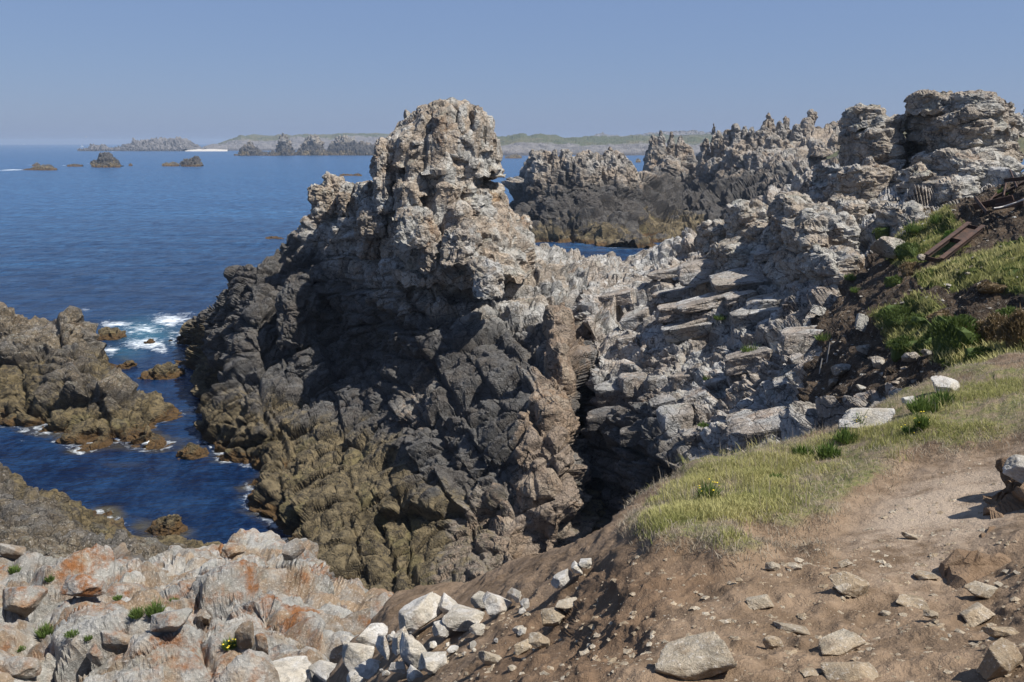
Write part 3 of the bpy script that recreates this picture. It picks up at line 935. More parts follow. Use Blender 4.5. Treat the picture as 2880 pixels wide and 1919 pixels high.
# --- shore and pinnacles behind the saddle
cols = [
    (1400, [(700, 185), (670, 200), (645, 212), (620, 225), (600, 235), (585, 243), (575, 248)]),
    (1450, [(700, 185), (670, 200), (640, 210), (610, 222), (590, 230), (572, 236), (560, 240)]),
    (1485, [(700, 185), (668, 198), (630, 208), (575, 218), (520, 226), (480, 231), (455, 234)]),
    (1540, [(698, 187), (664, 198), (620, 206), (560, 215), (500, 224), (465, 230), (440, 234)]),
    (1620, [(697, 188), (660, 197), (610, 206), (560, 215), (510, 224), (470, 230), (445, 234)]),
    (1700, [(696, 189), (660, 197), (610, 207), (565, 216), (520, 225), (480, 231), (448, 235)]),
    (1755, [(696, 190), (660, 198), (615, 208), (570, 217), (530, 225), (490, 232), (450, 236)]),
    (1800, [(697, 189), (662, 200), (620, 212), (580, 224), (550, 234), (530, 242), (505, 248)]),
    (1850, [(700, 186), (664, 202), (625, 218), (590, 234), (560, 250), (535, 270), (512, 290)]),
    (1920, [(705, 180), (668, 202), (628, 225), (590, 250), (555, 275), (525, 300), (505, 320)]),
    (1975, [(715, 165), (670, 190), (628, 215), (590, 240), (550, 262), (515, 280), (490, 292)]),
    (2050, [(715, 150), (668, 175), (620, 200), (580, 222), (535, 245), (490, 262), (450, 275)]),
    (2150, [(700, 125), (650, 150), (600, 178), (555, 204), (505, 230), (455, 250), (405, 268)]),
    (2250, [(690, 115), (630, 138), (580, 162), (530, 190), (480, 220), (430, 248), (385, 275)]),
    (2350, [(680, 110), (615, 130), (560, 155), (510, 182), (460, 215), (415, 250), (378, 290)]),
    (2480, [(670, 105), (600, 125), (545, 150), (495, 178), (445, 212), (405, 250), (372, 300)]),
]
G = loft(cols, 380, 210, back=30, drop=12, su=.010, sv=.015)
o = mass('back', 'shore_terrace', G, [((14, 10, 9), 2.2, 1.2, .08, 1.1, 2), ((4.4, 3.4, 5), .8, 1.3, .07, .45, 1), ((1.6, 1.3, 1.9), .22, 1.3, .08, .10, 1)], rot_frame(15, -14), 'back', seed=8, fine=.06, fscale=2.5, warp=1.6, wscale=16)
tag(o, kind='structure')


# ------------------------------------------------------------------ free-standing rock bodies
def body(name, rows, mat, parent=None, nu=80, nv=60, power=.75, levels=None, R=R_vert, seed=1, fine=.04, fscale=1., prof=.6, warp=0., ws=3.):
    """rows bottom to top: (py, px left, px right, d, half depth m); a closed solid with the given outline"""
    rows = np.array(rows, float)
    nu, nv = max(14, int(nu * .5)), max(12, int(nv * .5))
    hh = np.abs(np.diff(rows[:, 0])) + .15 * np.abs(np.diff(rows[:, 2] - rows[:, 1])) + 2
    s = np.concatenate([[0], np.cumsum(hh)])
    V = np.linspace(0, s[-1], nv)
    r = np.stack([np.interp(V, s, rows[:, c]) for c in range(5)], -1)
    a = np.linspace(0, 2 * math.pi, nu, endpoint=False)
    PL = at(r[:, 1], r[:, 0], r[:, 3])
    PR = at(r[:, 2], r[:, 0], r[:, 3])
    kk = max(1, nv // 12)
    PLs, PRs = PL.copy(), PR.copy()
    for _ in range(2):
        PLs, PRs = blur(PLs, kk, 0), blur(PRs, kk, 0)
    PLs[:, 2] = PL[:, 2]
    PRs[:, 2] = PR[:, 2]
    ca = np.sign(np.cos(a)) * np.abs(np.cos(a)) ** power
    sa = np.sign(np.sin(a)) * np.abs(np.sin(a)) ** power
    wr = np.exp(-((np.minimum(a, 2 * math.pi - a)) / prof) ** 2)[:, None, None]
    wl_ = np.exp(-((a - math.pi) / prof) ** 2)[:, None, None]
    R_ = PRs[None] * (1 - wr) + PR[None] * wr
    L_ = PLs[None] * (1 - wl_) + PL[None] * wl_
    C = (PLs + PRs)[None] / 2
    half = np.where(ca[:, None, None] > 0, R_ - C, C - L_)
    G = C + half * ca[:, None, None]
    G[:, :, 1] += sa[:, None] * r[None, :, 4]
    # close top and bottom
    G = np.concatenate([G.mean(0, keepdims=True).repeat(nu, 0)[:, :1], G, G.mean(0, keepdims=True).repeat(nu, 0)[:, -1:]], 1)
    N = gnormals(G, True)
    cen = G.mean((0, 1))
    if ((N * (G - cen)).sum(-1)).mean() < 0:
        N = -N
    N[:, 0] = (0, 0, -1)
    N[:, -1] = (0, 0, 1)
    P = G.reshape(-1, 3)
    n = N.reshape(-1, 3).astype(np.float32)
    if warp:
        P = P + n * (fbm(P / ws + seed * 1.7, 4) * warp)[:, None]
        Gw = P.reshape(G.shape)
        Nw = gnormals(Gw, True)
        if ((Nw * N).sum(-1)).mean() < 0:
            Nw = -Nw
        Nw[:, 0] = (0, 0, -1)
        Nw[:, -1] = (0, 0, 1)
        n = Nw.reshape(-1, 3).astype(np.float32)
    Q = rockify(P, n, levels or [], R, seed, fine, fscale)
    Gq = Q.reshape(G.shape)
    Gq[:, 0] = Gq[:, 0].mean(0)
    Gq[:, -1] = Gq[:, -1].mean(0)
    me = mesh_grid(name, Gq[::-1], wrap=True, smooth=False)
    return obj(name, me, MAT[mat], parent)


def lv(s, amp=1., aniso=(1, .8, 1.2)):
    a = np.array(aniso)
    return [(tuple(a * s), .14 * s * amp, 1.2, .08, .10 * s * amp, 2), (tuple(a * s * .45), .055 * s * amp, 1.4, .09, .045 * s * amp, 1),
            (tuple(a * s * .17), .016 * s * amp, 1.3, .10, .014 * s * amp, 1)]


# the face-like summit
head_rows = [(760, 1090, 1530, 66.0, 7.5), (690, 1068, 1512, 67.5, 7.2), (640, 1066, 1492, 68.5, 6.6), (600, 1066, 1455, 69.3, 6.0), (565, 1066, 1434, 69.8, 5.6), (535, 1066, 1432, 70, 5.3),
             (528, 1066, 1424, 70, 5.2), (518, 1066, 1350, 70, 5.2), (496, 1064, 1350, 70, 5.2), (490, 1064, 1398, 70, 5.2), (474, 1064, 1408, 70, 5.2), (468, 1064, 1365, 70, 5.2), (458, 1066, 1365, 70, 5.2),
             (446, 1066, 1402, 70, 5.2), (436, 1066, 1403, 70, 5.2), (410, 1068, 1399, 70, 5.1), (380, 1074, 1394, 70, 4.9), (345, 1092, 1388, 70.2, 4.5), (318, 1118, 1374, 70.4, 3.8), (302, 1142, 1358, 70.6, 3.0),
             (292, 1180, 1342, 70.7, 2.0), (284, 1225, 1318, 70.8, 1.0)]
head_rows = [(r[0] + (16 if r[0] < 420 else 0), 1240 + (r[1] - 1240) * .92, 1240 + (r[2] - 1240) * (.95 if r[0] < 520 else .9), r[3] - (.9 if r[0] < 470 else 0), r[4] * .92) for r in head_rows]
body('head', head_rows, 'head', stack, 330, 300, .80, [((3.4, 2.8, 5.0), .26, 1.4, .09, .36, 0), ((1.6, 1.2, 2.6), .11, 1.4, .09, .15, 1), ((.6, .5, .9), .035, 1.5, .12, .04, 1)], rot_frame(20, 16), 4, .02, 1., prof=.55, warp=.45, ws=2.6)


def crags(parent, items, mat, frame, seed0, aniso, amp=.8, name='block', wp=.14, facet=False):
    for i, it in enumerate(items):
        l, t, r, b, d, th, pw = it[:7]
        ln, tp = (it[7], it[8]) if len(it) > 8 else (0, 1.)
        h, wd = b - t, r - l
        R1 = np.random.default_rng(seed0 + i)
        j = lambda s: float(R1.uniform(-s, s))
        q = lambda f, a_, b_: (b - f * h, l + a_ * wd + ln * f, r - b_ * wd + ln * f)
        rows = [(b + h * .25, l - 4, r + 4, d - .5, th), (*q(0, j(.05), j(.05)), d, th), (*q(.35, j(.05), j(.04)), d, th), (*q(.68, .02 + j(.04) + .1 * (1 - tp), .03 + j(.04) + .1 * (1 - tp)), d, th * .96),
                (*q(.88, .08 + j(.06) + .22 * (1 - tp), .08 + j(.06) + .18 * (1 - tp)), d, th * .82), (*q(.985, .2 + j(.1) + .18 * (1 - tp), .24 + j(.1) + .14 * (1 - tp)), d, th * .55), (*q(1., .36, .42), d, th * .25)]
        sz = max(1.1, min(wd, h) / F * d * .60)
        L_ = lv(sz, amp, aniso)
        if facet:
            a_ = np.array(aniso)
            L_ = [(tuple(a_ * sz * 1.5), .20 * sz * amp, 1.8, .07, .13 * sz * amp, 0), (tuple(a_ * sz * .6), .055 * sz * amp, 1.8, .08, .05 * sz * amp, 1), (tuple(a_ * sz * .19), .025 * sz * amp, 1.6, .12, .02 * sz * amp, 1)]
        body(name, rows, mat, parent, int(min(190, 30 + wd * .8)), int(min(150, 24 + h * .8)), pw, L_, frame, seed0 + i, .02, .9, warp=wp * sz, ws=1.6)


# ribs, brow, nose, lip, chin and neck of the face
FACE = [(1200, 288, 1285, 440, 67.0, 2.8, .8, 14, .8), (1272, 276, 1325, 450, 67.4, 2.4, .8, 12, .4), (1318, 290, 1362, 430, 67.6, 2.4, .8, 10, .6), (1352, 318, 1396, 400, 68.2, 2.2, .8, 4, .7), (1372, 372, 1404, 455, 69, 1.8, .85, -6, .7),
              (1325, 395, 1385, 470, 67.4, 2.0, .85, 8, .5), (1290, 435, 1350, 510, 66.8, 1.9, .85, 8, .6), (1320, 455, 1362, 505, 68, 1.8, .85, 0, .8), (1292, 274, 1316, 312, 69, .8, .85, 4, .2),
              (1145, 300, 1215, 380, 67.2, 2.2, .85, 16, .3), (1095, 345, 1165, 440, 66.8, 2.2, .85, 22, .4), (1175, 360, 1245, 460, 66.2, 2.2, .85, 14, .4), (1125, 430, 1205, 520, 65.8, 2.0, .85, 10, .5), (1215, 440, 1290, 520, 66.0, 1.9, .85, 12, .5),
              (1134, 300, 1156, 350, 69.5, .9, .85, -6, .2), (1080, 385, 1125, 480, 67.2, 1.6, .85, 14, .4), (1160, 286, 1205, 335, 69.6, 1.6, .85, 8, .4), (1100, 500, 1180, 590, 64.8, 1.8, .85, 10, .5), (1200, 500, 1300, 600, 64.6, 2.0, .85, 14, .6), (1240, 560, 1330, 660, 62.8, 1.9, .85, 12, .5)]
FACE = [(1240 + (l - 1240) * .95, t + 10, 1240 + (r - 1240) * .95, b + 6, d, th * .95, pw, ln, min(1, tp + .3)) for (l, t, r, b, d, th, pw, ln, tp) in FACE]
crags(stack, FACE, 'head', rot_frame(24, 18), 700, (1.0, .9, 1.7), .5, facet=True, wp=.07)
# nose, lip and chin in profile
crags(stack, [(1352, 384, 1408, 458, 69.5, 1.7, .9, 4, .9), (1330, 472, 1420, 492, 69.5, 1.3, .9, 0, .9), (1330, 532, 1424, 575, 69.6, 2.0, .8, 0, .9)], 'head', rot_frame(24, 18), 730, (1, .9, 1.2), .35, facet=True, wp=.03)
crags(stack, [(1310, 535, 1420, 585, 68.6, 2.4, .75), (1320, 570, 1430, 630, 68, 2.6, .75)], 'neck', rot_frame(5, -12), 740, (1.4, 1.2, .5), .6)
# tan buttress beside the deep crack
crags(stack, [(1440, 1300, 1600, 1700, 43.6, 2.8, .75), (1490, 1090, 1606, 1330, 47.2, 2.8, .75), (1370, 1430, 1490, 1700, 42.6, 2.4, .75), (1528, 862, 1614, 980, 55.6, 2.4, .75), (1538, 950, 1612, 1100, 51.6, 2.4, .75)], 'buttress', rot_frame(12, 6), 760, (.8, .8, 1.4), .5, 'buttress', facet=True, wp=.10)
# leaf-shaped pillar against its left cheek, and the blocks of the left shoulder
for (rows, sd) in [
    ([(600, 1056, 1112, 65.6, 1.2), (560, 1052, 1110, 65.7, 1.2), (500, 1050, 1104, 65.8, 1.1), (450, 1050, 1100, 66, 1.0), (420, 1055, 1095, 66, .8), (408, 1066, 1086, 66, .5), (402, 1072, 1078, 66, .2)], 11),
    ([(590, 1105, 1150, 65, 1.1), (540, 1108, 1146, 65.2, 1.1), (490, 1112, 1140, 65.6, .9), (462, 1116, 1132, 66, .6), (448, 1122, 1128, 66, .2)], 12),
    ([(600, 880, 950, 74, 1.6), (560, 876, 952, 74, 1.6), (530, 874, 948, 74, 1.5), (518, 884, 940, 74, 1.0)], 13),
    ([(560, 905, 985, 75, 1.4), (520, 908, 978, 75, 1.3), (500, 912, 960, 75, 1.0), (486, 914, 930, 75, .5), (481, 917, 924, 75, .2)], 14),
    ([(600, 945, 1005, 73, 1.6), (550, 948, 1002, 73, 1.6), (520, 958, 998, 73, 1.3), (512, 966, 990, 73, .8)], 15),
    ([(590, 1000, 1058, 71.5, 1.6), (545, 998, 1055, 72, 1.6), (515, 1008, 1050, 72, 1.2), (506, 1020, 1040, 72, .6)], 16),
    ([(720, 1010, 1085, 67.2, 1.8), (640, 1004, 1090, 66, 1.8), (590, 1010, 1092, 66.5, 1.5), (566, 1022, 1086, 67, 1.0), (558, 1036, 1070, 67, .5)], 17),
    ([(690, 1110, 1225, 61, 2.0), (640, 1116, 1230, 61.5, 1.9), (600, 1132, 1222, 62, 1.5), (584, 1150, 1205, 62, .9), (578, 1165, 1190, 62, .4)], 18),
    ([(600, 1280, 1370, 65.5, 1.7), (570, 1284, 1382, 65.5, 1.7), (548, 1290, 1388, 66, 1.4), (536, 1312, 1374, 66, .9), (530, 1335, 1355, 66, .4)], 19),
    ([(740, 1240, 1350, 59, 1.6), (690, 1246, 1362, 59.2, 1.6), (648, 1254, 1352, 60, 1.3), (628, 1268, 1325, 60.5, .8), (622, 1285, 1306, 60.5, .3)], 20),
    ([(830, 1330, 1412, 56.6, 1.6), (780, 1326, 1412, 57, 1.6), (745, 1318, 1406, 57.6, 1.3), (728, 1330, 1385, 58, .8), (722, 1348, 1368, 58, .3)], 21),
    ([(640, 1445, 1495, 70, 1.3), (622, 1452, 1496, 70, 1.2), (612, 1462, 1490, 70, .7), (608, 1470, 1482, 70, .3)], 22),
    ([(620, 1405, 1438, 68, 1.2), (580, 1402, 1434, 68, 1.2), (552, 1404, 1428, 68, 1.0), (540, 1410, 1422, 68, .5)], 23),
    ([(960, 790, 900, 69, 2.2), (880, 786, 905, 69.5, 2.2), (810, 800, 900, 70, 1.8), (776, 820, 890, 70.5, 1.1), (768, 840, 870, 70.5, .4)], 25),
    ([(760, 1180, 1240, 60.4, 1.4), (700, 1178, 1246, 60.8, 1.4), (655, 1186, 1240, 61.4, 1.1), (640, 1198, 1228, 61.5, .6)], 26),
]:
    wpx = max(r[2] - r[1] for r in rows)
    hpx = rows[0][0] - rows[-1][0]
    sz = max(.9, min(wpx, hpx) / F * rows[0][3] * .55)
    body('pillar' if hpx > 2.2 * wpx else 'block', rows, 'head' if rows[0][0] < 700 else 'cliff', stack, int(min(150, 24 + wpx * .9)), int(min(130, 16 + hpx * .7)), .8, [((sz * 1.0, sz * .9, sz * 1.5), .12 * sz, 1.4, .09, .12 * sz, 0), ((sz * .45, sz * .4, sz * .7), .05 * sz, 1.4, .10, .05 * sz, 1), ((sz * .18, sz * .16, sz * .25), .02 * sz, 1.6, .12, .02 * sz, 1)], rot_frame(18, 10), sd, .018, .8, warp=.12 * sz, ws=1.5)

# ------------------------------------------------------------------ outcrop on the right
out = obj('rock_outcrop', None)
tag(out, 'weathered grey outcrop of stacked granite blocks above the hillside on the right', 'rock outcrop')
OB = [  # pxL, pyT, pxR, pyB, d front offset
    (2388, 302, 2528, 480, 60, 3.0, .62), (2370, 283, 2482, 350, 60, 2.0, .75), (2375, 355, 2520, 470, 59, 3.0, .6), (2380, 430, 2540, 575, 58, 3.2, .62),
    (2578, 268, 2812, 455, 56, 4.0, .62), (2556, 250, 2700, 310, 57, 2.2, .75), (2640, 260, 2800, 345, 55.5, 3.0, .7), (2590, 420, 2828, 540, 53, 3.6, .6),
    (2780, 270, 2838, 330, 58, 1.6, .8), (2795, 306, 2874, 372, 57, 1.6, .85), (2515, 400, 2580, 560, 61, 2.4, .65), (2470, 365, 2545, 420, 60.5, 1.8, .7),
    (2705, 470, 2830, 530, 51, 1.8, .75), (2600, 500, 2740, 600, 50, 2.6, .65), (2360, 460, 2500, 590, 56, 2.8, .6), (2520, 470, 2660, 620, 53, 2.6, .62),
    (2160, 550, 2330, 770, 54, 3.0, .62), (2210, 600, 2400, 850, 49, 3.0, .62), (2270, 690, 2430, 850, 44, 2.4, .62), (2330, 560, 2430, 650, 52, 2.2, .7),
    (2395, 600, 2470, 680, 50.5, 1.8, .75), (2480, 580, 2600, 700, 46.5, 2.2, .65), (2410, 560, 2530, 640, 52, 2.0, .68), (2290, 600, 2400, 700, 50, 2.0, .68),
    (1965, 625, 2080, 690, 66, 2.2, .75), (2050, 570, 2170, 660, 62, 2.2, .7), (2285, 470, 2370, 510, 62, 1.4, .8), (2545, 640, 2660, 720, 42.5, 1.6, .68),
    (2000, 680, 2160, 780, 57, 2.4, .62), (2080, 640, 2210, 760, 57.5, 2.4, .62),
]
OB = [(l + 12, t + (14 if 420 < r - l + 400 < 560 else 4), r - 12, b, d, th, pw) if i < 12 else (l, t, r, b, d, th, pw) for i, (l, t, r, b, d, th, pw) in enumerate(OB)]
crags(out, OB, 'outcrop', rot_frame(-15, -14), 140, (1.25, 1.0, .62))

# ------------------------------------------------------------------ pinnacles behind
PIN = [  # group label, list of (pxc, pyT, width px, pyB, d)
    ('broad black-footed crag crowned with a comb of pale teeth behind the stack', 'crag', [
        (1500, 425, 40, 580, 226), (1530, 416, 46, 590, 225), (1562, 408, 44, 590, 224), (1595, 412, 44, 590, 224), (1628, 420, 46, 590, 224), (1655, 428, 40, 590, 225),
        (1690, 422, 44, 590, 227), (1720, 412, 40, 590, 228), (1745, 425, 44, 590, 229), (1762, 450, 40, 600, 229), (1650, 520, 90, 640, 215), (1560, 530, 110, 640, 213), (1720, 530, 80, 640, 217), (1785, 500, 60, 610, 236)]),
    ('dark shouldered pinnacle with two horns, between comb crag and spiky ridge', 'pinnacle', [
        (1842, 375, 30, 560, 318), (1862, 364, 28, 560, 318), (1885, 368, 28, 560, 320), (1912, 378, 30, 560, 320), (1940, 398, 30, 560, 320), (1880, 420, 110, 560, 312), (1860, 470, 120, 570, 305), (1950, 430, 50, 560, 316)]),
    ('slender needle and spiky ridge of grey pinnacles on the skyline', 'ridge', [
        (2006, 346, 17, 520, 284), (1990, 390, 30, 560, 282), (2022, 375, 30, 560, 280), (2045, 362, 34, 560, 280), (2068, 350, 34, 560, 279), (2096, 342, 40, 560, 278), (2122, 352, 36, 560, 276),
        (2168, 324, 34, 500, 278), (2150, 345, 36, 520, 276), (2192, 338, 34, 500, 278), (2214, 330, 32, 500, 279), (2236, 356, 36, 500, 276), (2180, 385, 90, 520, 262), (2080, 410, 110, 570, 262), (2020, 430, 80, 570, 268),
        (2140, 410, 90, 520, 255), (2200, 420, 80, 500, 246)]),
    ('egg-shaped boulder balanced on a low tor on the skyline', 'balanced rock', [
        (2285, 311, 24, 350, 285), (2270, 336, 40, 380, 283), (2242, 338, 24, 380, 284), (2310, 345, 44, 390, 282), (2345, 342, 40, 400, 280), (2372, 325, 34, 400, 280), (2322, 370, 80, 430, 262), (2345, 378, 26, 430, 235), (2310, 385, 50, 440, 232)]),
]
for lab, cat, items in PIN:
    e = obj('rock_pinnacle' if cat != 'crag' else 'crag', None)
    tag(e, lab, cat)
    for i, (pc, pt_, wd, pb, d) in enumerate(items):
        h = pb - pt_
        R1 = np.random.default_rng(int(pc))
        wd = wd * (R1.uniform(1.0, 1.9) if h > wd * 2 and wd > 20 else 1)
        pt_ = pt_ + (R1.uniform(-6, 16) if wd > 20 else 0)
        h = pb - pt_
        lean = R1.uniform(-.12, .12) * wd
        th = wd / F * d * .55
        egg = (cat == 'balanced rock' and i == 0)
        f = [1.5, 1.3, 1.02, .72, .42, .12] if not egg else [.55, .8, 1, .95, .65, .2]
        g = [0, .25, .55, .8, .94, 1.0]
        rows = [(pb - h * g[k], pc + lean * g[k] - wd * .5 * f[k] * R1.uniform(.9, 1.1), pc + lean * g[k] + wd * .5 * f[k] * R1.uniform(.9, 1.1), d, th * f[k]) for k in range(6)]
        sz = max(2.0, wd / F * d * .5)
        body('pinnacle' if h > wd else 'block', rows, 'back', e, int(24 + wd * .8), int(20 + h * .5), .8, lv(sz, .9, (.8, .7, 1.5)), rot_frame(20, 8), int(pc), .05, 2.0, warp=.22 * sz, ws=3.5)

# ------------------------------------------------------------------ far islets, stacks and land


def far_loft(name, pts, d0, depth, label, cat, mat='far', levels=None, seed=1, nv=40, turf=None, kind=None, fine=.4, base=None, back=None):
    """pts: skyline [(px, py)]; rises from the sea at distance d0"""
    n0 = base or sea_d(407 + 0) if base else None
    pyb = None
    # sea-level pixel row for distance d0
    lo, hi = 400.0, 1900.0
    for _ in range(50):
        m_ = (lo + hi) / 2
        r = ray(CX, m_)
        if r[2] < 0 and CAM_H * r[1] / -r[2] > d0:
            lo = m_
        elif r[2] >= 0:
            lo = m_
        else:
            hi = m_
    pyb = hi
    cols = []
    for px, py in pts:
        py = min(py, pyb - 1)
        k = 1.0
        cols.append((px, [(pyb + 3, d0 * .992), (pyb - (pyb - py) * .35, d0 + depth * .18 * k), (pyb - (pyb - py) * .72, d0 + depth * .5 * k), (py, d0 + depth * k)]))
    nu_ = int(max(30, (pts[-1][0] - pts[0][0]) * .75))
    G = loft(cols, nu_, nv, back=back or depth, drop=14, su=.006, sv=.03)
    s = depth * .22
    o = mass(name + str(seed), name, G, levels if levels is not None else lv(max(6, s), .9), rot_frame(20, 6), mat, seed=seed, fine=fine, fscale=8., warp=s * .10, wscale=s)
    tag(o, label, cat, kind=kind)
    if turf is not None:
        px, py = to_px(G.reshape(-1, 3))
        vattr(o.data, 'turf', turf(px, py, G.reshape(-1, 3)))
    return o


# reefs and islets
far_loft('islet', [(60, 478), (85, 474), (105, 466), (118, 463), (140, 462), (150, 468), (160, 476)], 720, 14, 'low brown whaleback rock with a foam trail on its left', 'islet', seed=31, nv=24, levels=lv(4, .7))
far_loft('islet', [(90, 463), (98, 457), (106, 456), (112, 463)], 850, 8, 'tiny dark rock just behind the whaleback rock', 'islet', seed=32, nv=14, levels=lv(3, .7))
far_loft('islet', [(188, 464), (198, 460), (210, 459), (220, 462), (232, 464)], 830, 8, 'flat dark reef between the whaleback and the peaked islet', 'reef', seed=33, nv=14, levels=lv(3, .7))
far_loft('islet', [(256, 463), (268, 452), (276, 442), (288, 432), (296, 428), (304, 433), (312, 437), (318, 452), (330, 462), (338, 466)], 800, 26, 'dark peaked islet standing alone in mid sea', 'islet', seed=34, nv=40, levels=lv(7, 1.6))
far_loft('islet', [(362, 462), (367, 458), (372, 462)], 850, 5, 'smallest black rock right of the peaked islet', 'islet', seed=35, nv=10, levels=lv(3, .5))
far_loft('islet', [(456, 462), (466, 456), (476, 459), (486, 454), (498, 458), (504, 463)], 840, 8, 'flat broken reef beside the square dark rock', 'reef', seed=36, nv=16, levels=lv(3, .8))
far_loft('islet', [(508, 463), (518, 449), (532, 444), (545, 440), (556, 441), (562, 452), (567, 463)], 830, 18, 'square dark brown rock in open water before the sea stacks', 'islet', seed=37, nv=30, levels=lv(5, 1.5))
far_loft('islet', [(955, 492), (970, 489), (990, 489), (1008, 486), (1018, 492)], 600, 7, 'long flat reef left of the face rock', 'reef', seed=38, nv=16, levels=lv(3, .6))
far_loft('islet', [(745, 668), (758, 664), (775, 663), (792, 666), (800, 670)], sea_d(672), 3, 'small pale rock awash against the left flank of the headland', 'rock', seed=39, nv=14, levels=lv(1.5, .6), fine=.1)
far_loft('islet', [(1420, 440), (1440, 434), (1455, 431), (1468, 440)], 1250, 12, 'dark rock in the channel right of the face rock', 'islet', seed=40, nv=16, levels=lv(5, .8))
far_loft('islet', [(1788, 449), (1795, 444), (1802, 449)], 1000, 6, 'tiny rock with surf beside the two-horned pinnacle', 'islet', seed=41, nv=10, levels=lv(3, .6))
# sea stacks
far_loft('sea_stack', [(658, 441), (670, 430), (685, 408), (698, 396), (706, 398), (716, 415), (728, 420), (742, 432), (750, 441)], 1500, 34, 'leftmost of four pale-topped sea stacks, blunt and low', 'sea stack', seed=51, nv=60, levels=lv(11, 1.7, (.8, .7, 1.6)), fine=1.)
far_loft('sea_stack', [(745, 442), (756, 430), (768, 421), (776, 430), (782, 442)], 1490, 16, 'small shark-fin rock between the first two sea stacks', 'sea stack', seed=52, nv=30, levels=lv(7, 1.7, (.8, .7, 1.6)), fine=.7)
far_loft('sea_stack', [(774, 440), (782, 405), (788, 386), (796, 380), (804, 384), (810, 402), (818, 425), (830, 440)], 1500, 34, 'narrow upright sea stack with a rounded head', 'sea stack', seed=53, nv=60, levels=lv(10, 1.7, (.8, .7, 1.6)), fine=1.)
far_loft('sea_stack', [(832, 440), (846, 410), (858, 396), (866, 384), (878, 379), (888, 378), (894, 395), (905, 412), (922, 440)], 1520, 44, 'broad sea stack with ragged square summit', 'sea stack', seed=54, nv=60, levels=lv(12, 1.7, (.8, .7, 1.6)), fine=1.)
far_loft('sea_stack', [(912, 440), (930, 412), (945, 388), (965, 384), (985, 388), (1005, 398), (1025, 404), (1060, 408), (1100, 412)], 1530, 60, 'widest sea stack, reaching behind the face rock', 'sea stack', seed=55, nv=60, levels=lv(13, 1.7, (.8, .7, 1.4)), fine=1.)
# low islands with turf


def turf_top(lim):
    def f(px, py, P):
        return np.clip((P[:, 2] - lim) / 8, 0, 1)
    return f


far_loft('island', [(218, 427), (235, 426), (250, 420), (262, 405), (268, 406), (274, 418), (288, 412), (296, 418), (318, 420), (345, 410), (366, 406), (376, 394), (400, 394), (425, 391), (455, 392), (480, 391), (512, 391), (525, 398), (535, 412), (545, 419), (565, 424)],
         2250, 120, 'flat-topped rocky island with knobbly left tail on the horizon', 'island', 'heath', seed=61, nv=46, levels=lv(20, 1.4, (.8, .8, 1.3)), fine=2., turf=turf_top(36))
far_loft('spit', [(520, 424), (545, 420), (600, 419), (640, 421)], 2200, 30, 'pale shingle spit at the foot of far islands', 'beach', 'white', seed=62, nv=8, levels=[], fine=.3)
far_loft('land', [(556, 419), (575, 412), (600, 404), (640, 394), (665, 385), (680, 380), (690, 384), (700, 382), (715, 386), (735, 384), (770, 387), (800, 382), (840, 382), (900, 380), (980, 378), (1040, 377), (1100, 378), (1160, 380)],
         2350, 420, None, None, 'heath', seed=63, nv=50, levels=lv(40, .25), fine=.4, turf=lambda px, py, P: np.clip((P[:, 1] - 2580) / 90, 0, 1) * .8, kind='structure', back=900)
far_loft('land', [(1330, 386), (1400, 385), (1440, 378), (1465, 374), (1485, 385), (1520, 382), (1560, 390), (1640, 391), (1700, 389), (1760, 386), (1830, 384), (1900, 384), (2000, 382), (2080, 380)],
         1500, 420, None, None, 'heath', seed=64, nv=50, levels=lv(40, .25), fine=.4, turf=lambda px, py, P: np.clip((P[:, 1] - 1640) / 80, 0, 1), kind='structure', back=900)
far_loft('hill', [(1660, 388), (1680, 378), (1700, 377), (1718, 382), (1740, 380), (1765, 388), (1790, 380), (1840, 372), (1900, 371), (1960, 369), (2000, 374), (2060, 378)],
         3300, 300, None, None, 'heath', seed=65, nv=30, levels=lv(24, .8), fine=2., turf=lambda px, py, P: P[:, 0] * 0, kind='structure')
# green field above the ridge on the right
G = loft([(2325, [(450, 200), (440, 235), (425, 270), (410, 310)]), (2360, [(450, 195), (425, 230), (400, 270), (372, 310)]), (2440, [(450, 190), (418, 225), (388, 265), (358, 310)]), (2700, [(450, 180), (400, 225), (370, 265), (350, 310)]), (2960, [(450, 170), (395, 215), (360, 260), (340, 310)])], 90, 30, back=120, drop=10)
fo = mass('field', 'meadow', G, [], R_main, 'heath', seed=3, fine=.2)
tag(fo, kind='structure')
vattr(fo.data, 'turf', np.ones(90 * 30))


